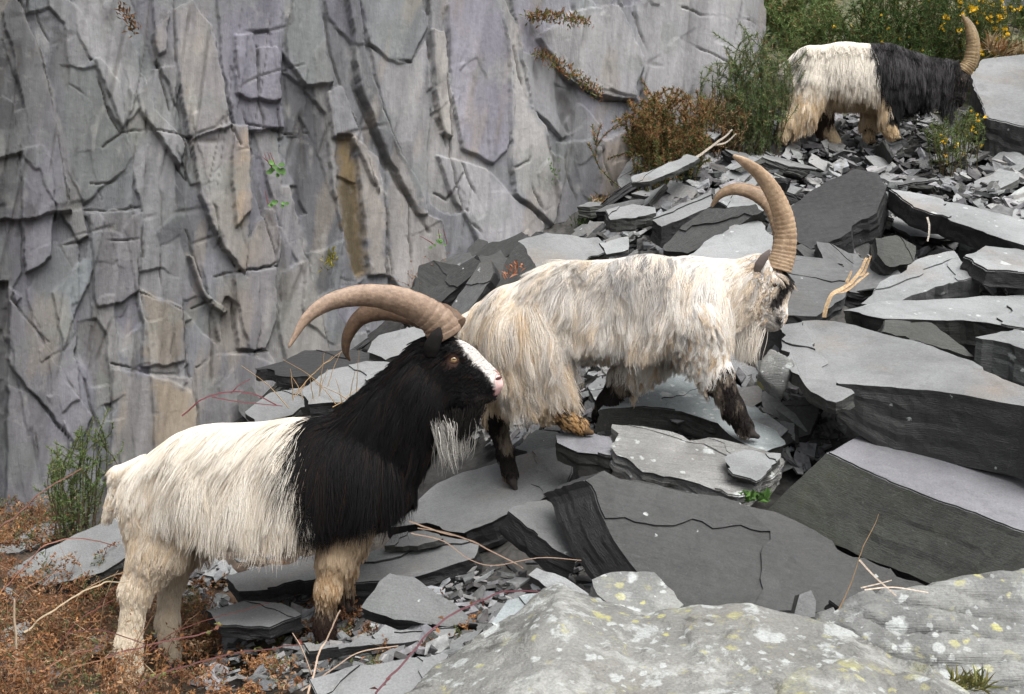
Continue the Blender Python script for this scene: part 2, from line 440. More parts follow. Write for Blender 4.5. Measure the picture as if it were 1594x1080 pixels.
# outline in photo pixels, step out of the face in metres, slope across (per 100 px), slope down, tone there, darker in the recesses
FACETS = [
    ([(-320, -400), (45, -400), (40, 30), (60, 75), (75, 140), (85, 180), (100, 260), (112, 330), (0, 345), (-320, 350)], .13, .02, 0, (.125, .127, .127)),
    ([(110, -60), (170, -60), (215, 90), (240, 170), (287, 222), (280, 262), (215, 170), (190, 200), (165, 165), (150, 100), (118, 50)], .05, .02, .03, PALE),
    ([(95, 100), (150, 105), (190, 200), (215, 150), (222, 215), (195, 262), (150, 300), (130, 320), (105, 260)], .0, .01, .02, GRN),
    ([(33, 235), (62, 231), (80, 250), (84, 300), (80, 400), (40, 425), (33, 330)], .10, .03, 0, (.20, .195, .205)),
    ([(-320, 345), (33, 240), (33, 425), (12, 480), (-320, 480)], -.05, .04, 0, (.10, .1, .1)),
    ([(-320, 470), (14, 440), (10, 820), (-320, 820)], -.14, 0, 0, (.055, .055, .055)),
    ([(235, -80), (268, -80), (272, 60), (280, 130), (276, 165), (240, 90)], .04, 0, 0, (.23, .225, .215)),
    ([(236, 55), (262, 20), (258, 80), (243, 85)], .055, 0, 0, WARM),
    ([(270, 15), (300, 2), (330, 40), (345, 120), (360, 195), (350, 200), (300, 215), (290, 210), (280, 130), (272, 60)], .075, .02, .01, (.335, .31, .265)),
    ([(297, 215), (355, 192), (382, 193), (388, 250), (390, 330), (382, 425), (345, 385), (310, 300)], .09, .02, .01, (.31, .29, .25)),
    ([(362, 195), (383, 193), (389, 330), (366, 355), (358, 270)], .094, .02, .01, (.35, .27, .18)),
    ([(335, -40), (440, -40), (436, 160), (445, 200), (400, 203), (365, 195), (345, 110)], .05, .01, .0, PUR),
    ([(363, 56), (394, 54), (400, 155), (366, 150)], .072, 0, 0, (.21, .205, .24)),
    ([(398, 74), (430, 74), (438, 160), (400, 152)], .08, 0, 0, (.22, .21, .235)),
    ([(440, -80), (490, -80), (505, 60), (517, 130), (478, 133), (455, 105), (437, 85)], .05, .01, .03, GRN),
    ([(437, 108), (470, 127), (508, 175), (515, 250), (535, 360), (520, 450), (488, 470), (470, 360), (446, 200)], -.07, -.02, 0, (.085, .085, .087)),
    ([(508, 142), (530, 130), (562, 200), (588, 280), (590, 300), (548, 215), (518, 212)], .06, .04, 0, (.25, .25, .255)),
    ([(525, 208), (550, 210), (560, 260), (570, 340), (575, 430), (560, 440), (545, 400), (530, 300)], -.06, 0, 0, (.21, .145, .055)),
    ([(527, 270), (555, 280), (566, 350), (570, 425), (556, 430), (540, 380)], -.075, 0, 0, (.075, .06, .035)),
    ([(550, 212), (592, 245), (600, 300), (603, 430), (575, 430), (565, 300)], .03, 0, 0, (.32, .29, .25)),
    ([(529, -60), (546, -60), (570, 90), (612, 210), (652, 290), (668, 335), (650, 335), (600, 240), (560, 140)], .10, .0, 0, (.12, .122, .122)),
    ([(548, -60), (655, -60), (668, 40), (640, 95), (602, 92), (572, 60)], .04, .01, .01, (.185, .195, .19)),
    ([(575, 60), (602, 92), (640, 95), (665, 60), (672, 160), (665, 330), (655, 300), (615, 210), (590, 130)], .015, .02, 0, (.255, .25, .245)),
    ([(672, 45), (690, 50), (702, 150), (703, 212), (686, 205), (674, 140)], .07, 0, 0, (.325, .305, .27)),
    ([(695, 5), (760, -60), (792, 60), (800, 160), (790, 235), (770, 255), (722, 232), (702, 150)], .045, .01, -.01, (.225, .215, .245)),
    ([(762, -60), (805, 40), (826, 160), (852, 200), (872, 300), (862, 352), (800, 300), (792, 200), (790, 60)], .06, 0, .01, (.31, .30, .28)),
    ([(680, 240), (760, 260), (800, 305), (850, 350), (845, 380), (760, 400), (720, 330)], .03, 0, .02, (.27, .265, .265)),
    ([(610, 215), (660, 330), (690, 345), (700, 440), (640, 470), (605, 430), (600, 300)], .04, .02, .02, (.26, .245, .225)),
    ([(835, 60), (890, 20), (960, 6), (1002, 90), (985, 160), (930, 150), (880, 120)], .075, -.01, .02, (.285, .28, .27)),
    ([(866, 130), (902, 135), (912, 190), (884, 212), (868, 180)], -.03, 0, 0, (.1, .1, .1)),
    ([(880, 190), (905, 160), (932, 190), (938, 235), (900, 255)], .02, .05, 0, (.2, .2, .2)),
    ([(932, 220), (990, 195), (1010, 260), (985, 330), (930, 305)], .08, .02, 0, (.275, .235, .19)),
    ([(870, 222), (932, 215), (930, 310), (900, 345), (870, 350)], .03, 0, 0, (.125, .127, .127)),
    ([(985, -60), (1200, -60), (1200, 60), (1185, 160), (1100, 200), (1010, 200), (990, 80)], .05, .01, .01, (.275, .272, .265)),
    ([(16, 470), (60, 522), (105, 592), (146, 648), (122, 700), (80, 645), (40, 600), (12, 560)], .07, .04, -.02, (.215, .21, .215)),
    ([(10, 600), (45, 610), (125, 705), (165, 760), (150, 830), (10, 830)], .04, .02, .02, (.195, .19, .195)),
    ([(120, 500), (150, 495), (165, 520), (172, 600), (142, 603), (126, 550)], -.06, 0, 0, (.12, .115, .105)),
    ([(82, 455), (132, 400), (152, 330), (165, 345), (140, 440), (112, 500), (100, 545)], .02, 0, 0, BLU),
    ([(140, 330), (220, 325), (222, 372), (218, 455), (190, 470), (150, 480)], .04, .01, 0, (.195, .19, .19)),
    ([(222, 455), (286, 480), (288, 560), (222, 572)], .035, 0, .01, (.26, .225, .175)),
    ([(175, 575), (222, 580), (300, 590), (306, 640), (290, 780), (170, 780)], .05, .01, .02, (.225, .215, .2)),
    ([(236, 585), (300, 610), (310, 680), (240, 720)], .054, .01, .02, (.29, .235, .165)),
    ([(305, 570), (345, 550), (420, 546), (450, 600), (430, 680), (310, 680)], .02, .02, .02, (.175, .17, .17)),
    ([(365, 425), (430, 412), (432, 500), (415, 545), (372, 540)], .05, .01, 0, (.185, .175, .175)),
    ([(378, 385), (430, 300), (440, 380), (432, 410), (370, 420)], .03, 0, .01, (.25, .22, .18)),
    ([(440, 420), (480, 405), (500, 470), (520, 560), (450, 580), (436, 500)], .02, 0, 0, (.235, .225, .2)),
    ([(290, 395), (300, 400), (322, 455), (355, 482), (345, 490), (318, 462)], .09, 0, 0, (.25, .23, .19)),
]
CRACKS = [
    [(160, 228), (190, 208), (230, 202), (280, 212), (300, 216)], [(140, 285), (165, 285), (200, 270), (222, 255)], [(222, 120), (227, 240), (220, 330), (222, 400)],
    [(235, 60), (262, 165), (290, 225), (292, 280), (276, 260)], [(268, -40), (274, 120), (283, 215), (295, 260)], [(296, 217), (325, 200), (352, 176)], [(325, 280), (350, 245), (382, 233)],
    [(378, 150), (400, 158), (440, 163)], [(385, 195), (420, 200), (450, 206), (486, 203)], [(130, 325), (170, 328), (218, 322)], [(90, 383), (150, 375), (220, 373)],
    [(290, 358), (303, 405), (322, 455), (354, 484)], [(220, 455), (262, 470), (287, 483), (290, 560), (304, 615), (308, 640)], [(305, 573), (330, 556), (365, 547), (420, 546)],
    [(335, 430), (370, 422), (415, 418), (432, 408)], [(350, 425), (366, 470), (368, 535), (380, 548)], [(175, 565), (225, 580), (275, 582), (302, 608)], [(432, 170), (442, 300), (432, 400), (436, 470), (418, 545)],
    [(30, 0), (52, 60), (72, 110), (82, 170), (96, 260), (108, 330)], [(40, -40), (65, 40), (110, 130), (135, 150)], [(16, 462), (60, 520), (105, 592), (148, 650)], [(130, 590), (150, 650), (175, 720)],
    [(345, 110), (360, 200), (372, 230)], [(365, 60), (372, 150), (386, 200)], [(398, 72), (402, 150), (410, 200)], [(500, -40), (510, 60), (530, 130), (560, 200), (585, 290)], [(545, 110), (560, 150), (600, 245), (650, 335), (668, 360)],
    [(655, -20), (668, 40), (672, 140), (690, 205), (700, 230)], [(690, 20), (700, 60), (694, 120), (702, 190), (704, 250), (722, 330), (745, 360), (770, 400)], [(830, 30), (834, 130), (845, 190), (862, 250), (868, 350)],
    [(798, 70), (805, 120), (815, 150), (826, 165)], [(800, 260), (822, 250), (824, 230)], [(720, 255), (735, 290), (755, 330)], [(815, 250), (830, 300), (845, 330), (870, 318)], [(680, 300), (700, 310), (722, 270)],
    [(912, 100), (930, 130), (955, 145)], [(985, 20), (1010, 90), (1000, 150)], [(1060, 12), (1100, 25), (1180, 30)], [(1060, 60), (1090, 75), (1130, 95)], [(930, 220), (945, 280), (960, 330)], [(870, 130), (885, 200), (880, 260), (905, 330)],
    [(600, 300), (606, 380), (612, 450)], [(635, 300), (640, 400), (655, 460)], [(480, 405), (495, 470), (520, 560)], [(440, 380), (470, 372), (490, 420)], [(150, 105), (165, 165), (205, 240)], [(205, 320), (212, 400), (218, 455), (240, 540)],
    [(300, 480), (330, 470), (332, 540), (326, 600)], [(120, 560), (142, 640), (160, 690)], [(40, 600), (60, 700), (70, 780)], [(130, 500), (100, 545), (70, 560)], [(172, 600), (178, 680), (190, 740)],
    [(290, 250), (310, 290), (335, 325), (345, 385)], [(392, 230), (400, 300), (425, 380), (432, 410)], [(248, 260), (252, 330), (250, 420), (256, 460)], [(560, 30), (575, 70), (602, 92), (642, 96)], [(880, 120), (935, 155), (985, 160)],
]

def build_cliff():
    us = np.r_[np.arange(-700, -20, 24), np.arange(-20, 1192, 1.9), [1196, 1200]]
    vs = np.r_[np.arange(-1500, -40, 36), np.arange(-40, 660, 2.0), np.arange(660, 1000, 5)]
    U, V = np.meshgrid(us, vs)
    shp = U.shape
    U, V = U.ravel(), V.ravel()
    uv = np.c_[U, V]
    wob = 3.6
    Uj = U + wob * fbm(uv / 22, 21, 3)
    Vj = V + wob * 1.6 * fbm(uv / 26, 22, 3)
    # the face is made of tall leaves of slate: flat, leaning, overlapping, each with its own tilt and tone
    r = np.random.default_rng(404)
    disp = .02 * fbm(uv / 260, 54, 2) - .03
    tone = np.tile(np.array((.175, .178, .185)), (len(U), 1))
    groove = np.zeros(len(U))
    pal_ = np.array([(.16, .163, .17), (.20, .203, .21), (.185, .18, .205), (.15, .148, .165), (.235, .234, .232), (.25, .243, .228), (.175, .185, .183), (.125, .127, .132)])
    for q_ in range(230):
        cu_, cv_ = r.uniform(-60, 1210), r.uniform(-160, 820)
        if q_ > 190: cu_, cv_ = r.uniform(-650, 1200), r.uniform(-1450, -100)
        W_, H_ = r.uniform(16, 52), r.uniform(90, 330)
        sl = r.normal(.14, .10)
        k1, k2, k3, k4 = r.uniform(.5, 1.1, 4)
        tp, bt = r.uniform(-.5, .5, 2)
        pts = np.array([(-W_ * k1, -H_ * .5 * k3), (W_ * tp, -H_ * .5 * (k3 + r.uniform(0, .25))), (W_ * k2, -H_ * .5 * k4), (W_ * k2 * r.uniform(.8, 1.2), H_ * .2), (W_ * k4, H_ * .5 * k1), (W_ * bt, H_ * .5 * (k1 + r.uniform(0, .3))), (-W_ * k3, H_ * .5 * k2), (-W_ * k1 * r.uniform(.8, 1.2), H_ * .1)])
        pts[:, 0] += sl * pts[:, 1]
        pa = pts + [cu_, cv_]
        lo, hi = pa.min(0) - 14, pa.max(0) + 14
        s = np.where((U > lo[0]) & (U < hi[0]) & (V > lo[1]) & (V < hi[1]))[0]
        if len(s) == 0: continue
        sd = poly_sd(Uj[s], Vj[s], pa)
        m = sstep(-.9, .9, sd)
        pl = disp[s].mean() + r.uniform(-.010, .018) + r.normal(0, .032) * (U[s] - cu_) / 100 + r.normal(0, .010) * (V[s] - cv_) / 100
        disp[s] = disp[s] * (1 - m) + pl * m
        c_ = pal_[r.integers(len(pal_))] * r.uniform(.88, 1.12)
        mc = (sstep(-2, 3, sd + 3 * fbm(uv[s] / 14, 45, 3)) * .8)[:, None]
        tone[s] = tone[s] * (1 - mc) + mc * c_
        groove[s] = np.maximum(groove[s] * (1 - m), .6 * np.exp(-(sd / 1.1) ** 2) * sstep(-.15, .3, fbm(uv[s] / 50, 46 + q_, 2)))
    cov = np.zeros(len(U))
    for pts, d0, gx, gy, col in FACETS:
        pa = np.asarray(pts, float)
        lo, hi = pa.min(0) - 30, pa.max(0) + 30
        s = np.where((U > lo[0]) & (U < hi[0]) & (V > lo[1]) & (V < hi[1]))[0]
        if len(s) == 0: continue
        sd = poly_sd(Uj[s], Vj[s], pa)
        m = sstep(-1.0, 1.0, sd)
        cu, cv = pa.mean(0)
        nd = d0 + gx * np.clip(U[s] - cu, -150, 150) / 100 + gy * np.clip(V[s] - cv, -150, 150) / 100
        nd = .5 * nd + .55 * disp[s]
        disp[s] = disp[s] * (1 - m) + nd * m
        groove[s] *= 1 - .75 * m
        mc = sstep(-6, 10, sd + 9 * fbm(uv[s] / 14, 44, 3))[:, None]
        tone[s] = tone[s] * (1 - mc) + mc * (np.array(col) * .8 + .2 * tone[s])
    # flowing bedding relief, mostly upright
    r1 = fbm(np.c_[(U + .2 * V) / 34, V / 240], 51, 4)
    r2 = fbm(np.c_[(U + .12 * V) / 9, V / 120], 52, 3)
    r3 = fbm(uv / 16, 53, 4)
    disp = disp + .006 * r1 + .0022 * r2 + .0016 * r3
    pit = sstep(.34, .6, fbm(np.c_[U / 16, V / 30], 56, 3))
    disp -= .0 * pit
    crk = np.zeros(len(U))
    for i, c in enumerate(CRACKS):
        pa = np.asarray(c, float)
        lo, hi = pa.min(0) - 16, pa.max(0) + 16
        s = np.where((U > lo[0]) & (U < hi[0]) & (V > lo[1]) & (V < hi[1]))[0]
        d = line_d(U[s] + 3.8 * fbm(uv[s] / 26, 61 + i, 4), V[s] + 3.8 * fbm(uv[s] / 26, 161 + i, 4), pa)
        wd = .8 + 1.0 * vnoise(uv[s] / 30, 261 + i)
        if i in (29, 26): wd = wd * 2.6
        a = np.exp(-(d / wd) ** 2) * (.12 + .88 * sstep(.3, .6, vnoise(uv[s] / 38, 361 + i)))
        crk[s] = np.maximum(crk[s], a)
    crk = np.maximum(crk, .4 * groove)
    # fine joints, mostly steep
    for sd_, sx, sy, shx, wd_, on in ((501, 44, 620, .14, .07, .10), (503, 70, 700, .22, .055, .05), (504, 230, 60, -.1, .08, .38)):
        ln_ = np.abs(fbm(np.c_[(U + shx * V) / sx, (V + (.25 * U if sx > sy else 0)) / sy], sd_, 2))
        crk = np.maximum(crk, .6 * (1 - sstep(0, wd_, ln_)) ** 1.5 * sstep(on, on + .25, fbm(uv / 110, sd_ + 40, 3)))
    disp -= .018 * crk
    # colour: weathering bands, iron stain, pale wash, lichen grey
    b = fbm(np.c_[(U + .18 * V) / 26, V / 210], 71, 4)[:, None]
    c2 = fbm(uv / 70, 72, 4)[:, None]
    b2 = fbm(np.c_[(U + .16 * V) / 8, V / 150], 79, 3)[:, None]
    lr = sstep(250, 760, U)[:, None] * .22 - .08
    stn = sstep(.1, .55, fbm(np.c_[(U + .12 * V) / 15, V / 330], 81, 4))[:, None] * .42
    tone = tone * (1 - stn) + stn * tone * .5
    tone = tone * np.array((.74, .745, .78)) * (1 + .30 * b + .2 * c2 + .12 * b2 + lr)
    och = sstep(.22, .5, fbm(np.c_[(U + .15 * V) / 40, V / 170], 73, 4))[:, None] * .3
    tone = tone * (1 - och) + och * np.array((.235, .195, .145))
    pu = sstep(.12, .45, fbm(np.c_[(U + .1 * V) / 90, V / 200], 74, 3))[:, None] * .45
    tone = tone * (1 - pu) + pu * np.array((.15, .147, .17))
    gr = sstep(.25, .55, fbm(uv / 55, 75, 4))[:, None] * .4
    tone = tone * (1 - gr) + gr * np.array((.14, .152, .145))
    pal = sstep(.3, .55, fbm(np.c_[U / 30, V / 60], 76, 5))[:, None] * .4
    tone = tone * (1 - pal) + pal * np.array((.26, .257, .245))
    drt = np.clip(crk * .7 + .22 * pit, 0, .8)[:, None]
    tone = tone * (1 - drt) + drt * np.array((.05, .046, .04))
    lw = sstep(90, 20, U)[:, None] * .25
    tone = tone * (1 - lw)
    Yw = 6.5 / (1 - .5 * (np.clip(U, -700, 1200) - CX) / F)
    nw = np.array([.5, -1, 0]) / math.sqrt(1.25)
    base = P(U, V, Yw)
    ed = sstep(1150, 1200, U)
    pos = base + nw * disp[:, None] + np.outer(ed ** 2 * .25, [.1, 1, 0])
    n = len(us)
    i = np.arange(len(vs) - 1)[:, None] * n + np.arange(n - 1)[None, :]
    f = np.stack([i, i + n, i + n + 1, i + 1], -1).reshape(-1, 4)
    # return wall at the right end and a top, so the rock has depth
    nb = len(pos)
    R = np.arange(len(vs)) * n + n - 1
    back = pos[R] + np.array([.35, 3.0, 0])
    T = np.arange(n)
    topb = pos[T] + np.array([-.5, 3.0, .4])
    fr = np.stack([R[:-1], R[1:], nb + np.arange(1, len(vs)), nb + np.arange(len(vs) - 1)], -1)
    nb2 = nb + len(vs)
    ft = np.stack([T[:-1], T[1:], nb2 + np.arange(1, n), nb2 + np.arange(n - 1)], -1)
    pos = np.r_[pos, back, topb]
    tone = np.r_[tone, tone[R], tone[T]]
    k = NB('cliff_rock')
    c = k.attr('col').outputs['Color']
    ob = k.obj()
    n1 = k.noise(k.scale(ob, (30, 30, 5)), 1.0, 7, .65)
    n2 = k.noise(ob, 42, 7, .65)
    n3 = k.noise(k.scale(ob, (150, 150, 22)), 1.0, 4, .6)
    c = k.mix(1.0, c, k.mix(k.ramp(n1, .3, .7), (.86, .86, .87), (1.12, 1.12, 1.11)), 'MULTIPLY')
    c = k.mix(1.0, c, k.mix(k.ramp(n2, .3, .7), (.9, .9, .9), (1.1, 1.1, 1.1)), 'MULTIPLY')
    c = k.mix(k.ramp(k.noise(ob, 9, 8, .72), .56, .7, 0, .3), c, (.235, .235, .23))
    c = k.mix(k.ramp(k.noise(ob, 15, 8, .72, .4), .6, .72, 0, .35), c, (.09, .086, .08))
    h = k.math('ADD', k.math('MULTIPLY', n1, .8), k.math('ADD', k.math('MULTIPLY', n2, .5), k.math('MULTIPLY', n3, .35)))
    m = k.done(c, .8, k.bump(h, .6, .014), .25)
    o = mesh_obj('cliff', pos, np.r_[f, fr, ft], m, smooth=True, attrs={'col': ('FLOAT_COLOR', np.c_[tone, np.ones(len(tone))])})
    tag(o, 'tall jointed slate quarry face behind the goats', kind='structure')
build_cliff()

# ------------------------------------------------------------------ slate slabs
def slab_mesh(poly, t, ex, r, jag=.012, seg=.03, flakes=1, sharp=False, tl=None):
    """poly: (k,2) outline in the cleavage plane (m, counter-clockwise), t: thickness, ex: local offset of the underside (x, y, z);
    returns verts, faces, material index (0 cleavage plane, 1 broken edge), lc"""
    poly = np.asarray(poly, float)
    k = len(poly)
    size = np.ptp(poly, 0).max()
    pts, tt = [], []
    ph = r.uniform(0, 100)
    for i in range(k):
        a, b = poly[i], poly[(i + 1) % k]
        e = b - a
        L = np.linalg.norm(e)
        m = int(np.clip(round(L / seg), 1, 40))
        nn = np.array([e[1], -e[0]]) / max(L, 1e-6)
        s = (np.arange(m) + (r.uniform(-.25, .25, m) if m > 2 else 0)) / m
        s[0] = 0
        q = a + np.outer(s, e)
        off = fbm(np.c_[q * 7 + ph, np.zeros(m)], 3, 2) * jag * .9 + r.uniform(-.55, .55, m) * jag * (r.random(m) < .5)
        if m > 5 and r.random() < .5:        # a step bitten out of the edge
            j0 = r.integers(1, m - 3); off[j0:j0 + r.integers(2, 4)] -= jag * r.uniform(.8, 2.0)
        off[0] *= .4
        pts.append(q + nn * off[:, None])
        t0 = 1.0 if tl is None else tl[i]; t1 = 1.0 if tl is None else tl[(i + 1) % k]
        tt.append(t0 + (t1 - t0) * s)
    ring = np.concatenate(pts); tt = np.concatenate(tt)
    n = len(ring)
    K = int(np.clip(round(t / .014), 2, 9))
    V, LC = [], []
    cen = ring.mean(0)
    ex = np.asarray(ex, float)
    prevj = np.zeros(n)
    for j in range(K + 1):
        f = j / K
        if 0 < j < K: f += r.uniform(-.3, .3) / K
        o = np.zeros(n)
        if j > 0:
            o = jag * .8 * (np.round(2.2 * fbm(np.c_[ring * 10 + j * 3.1, np.full(n, j * 1.7)], 8, 2)) / 2.2 - .12) + r.uniform(-1, .6) * jag * .4 + r.uniform(-.2, .2, n) * jag
        rad = nrm(ring - cen)
        p = ring + rad * o[:, None]
        x = np.c_[p + ex[:2] * (f * tt)[:, None], (ex[2] * f * tt)]
        x[:, 2] += (r.uniform(-1, 1, n) * .0012 if j else fbm(ring * 6 + ph, 4, 3) * min(.006, t * .12))
        V.append(x); LC.append(np.c_[x[:, :2], np.full(n, ex[2] * f)])
    V = np.concatenate(V); LC = np.concatenate(LC)
    Fc, mi = [list(range(n))], [0]
    for j in range(K):
        for i in range(n):
            i2 = (i + 1) % n
            Fc.append([j * n + i, (j + 1) * n + i, (j + 1) * n + i2, j * n + i2]); mi.append(1)
    Fc.append([K * n + i for i in range(n)][::-1]); mi.append(1)
    # thin leaves of slate still clinging to the top
    for q in range(flakes):
        th = r.uniform(0, 2 * math.pi)
        d = np.array([math.cos(th), math.sin(th)])
        pr = (ring - cen) @ d
        cut = pr.max() * r.uniform(.15, .6)
        sel = np.where(pr > cut)[0]
        if len(sel) < 4: continue
        # keep one run of the ring
        if sel[0] == 0 and sel[-1] == n - 1:
            gapi = np.where(np.diff(sel) > 1)[0]
            if len(gapi): sel = np.r_[sel[gapi[0] + 1:], sel[:gapi[0] + 1]]
        if np.any((np.diff(sel) != 1) & (np.diff(sel) != -(n - 1))): continue
        p = ring[sel] * .985 + cen * .015
        a, b = p[-1], p[0]
        m = max(4, int(np.linalg.norm(b - a) / seg))
        s = (np.arange(1, m) / m)[:, None]
        back = a + (b - a) * s + d * (fbm(np.c_[s[:, 0] * 7 + ph, s[:, 0] * 0 + q], 5, 3) * size * .06)[:, None]
        p = np.r_[p, back]
        h = min(r.uniform(.004, .009), t * .3)
        zt = fbm(p * 6 + ph, 4, 3) * min(.006, t * .12)
        b0 = len(V)
        nn = len(p)
        V = np.r_[V, np.c_[p, zt + h], np.c_[p * 1.004 - cen * .004, zt - .006]]
        LC = np.r_[LC, np.c_[p, np.full(nn, h)], np.c_[p, np.full(nn, 0.)]]
        Fc.append([b0 + i for i in range(nn)]); mi.append(0)
        for i in range(nn):
            i2 = (i + 1) % nn
            Fc.append([b0 + i, b0 + nn + i, b0 + nn + i2, b0 + i2]); mi.append(1)
    return V, Fc, mi, LC

def frame(n):
    n = nrm(np.asarray(n, float))
    x = np.cross([0, 1, 0], n)
    x = nrm(x) if np.linalg.norm(x) > .1 else np.array([1., 0, 0])
    return np.stack([x, np.cross(n, x), n], 1)       # columns: in-plane x, in-plane y, normal

def slab(label, pts, Y, n, t, ex=None, top='slate_top', side='slate_side', name='slate_slab', cat='slate slab', jag=.012, flakes=1, seed=None, tl=None, seg=.03, anchor=None):
    """a slab whose upper face is seen as the photo outline pts, lying in the plane with normal n at distance Y"""
    r = np.random.default_rng(seed if seed is not None else abs(hash(str(pts))) % 99991)
    R = frame(n)
    pa = np.asarray(pts, float)
    c = pa.mean(0) if anchor is None else np.asarray(anchor, float)
    p0 = P(c[0], c[1], Y)
    d = P(pa[:, 0], pa[:, 1], 1.0) - CAM
    s = ((p0 - CAM) @ R[:, 2]) / (d @ R[:, 2])
    if (s < .5).any() or (s > Y * 2.2).any():
        print('SLAB PLANE GRAZING', label, s)
    w = CAM + d * s[:, None]
    loc = (w - p0) @ R
    poly = loc[:, :2]
    area = np.sum(poly[:, 0] * np.roll(poly[:, 1], -1) - np.roll(poly[:, 0], -1) * poly[:, 1])
    tl_ = tl
    if area < 0:
        poly = poly[::-1]
        if tl is not None: tl_ = list(tl)[::-1]
    e = np.array([0, 0, -t]) if ex is None else R.T @ np.asarray(ex, float)
    V, Fc, mi, LC = slab_mesh(poly, t, e, r, jag, seg, flakes, tl=tl_)
    V = V @ R.T + p0
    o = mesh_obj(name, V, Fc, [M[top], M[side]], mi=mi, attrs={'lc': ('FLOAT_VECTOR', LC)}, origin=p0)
    return tag(o, label, cat)

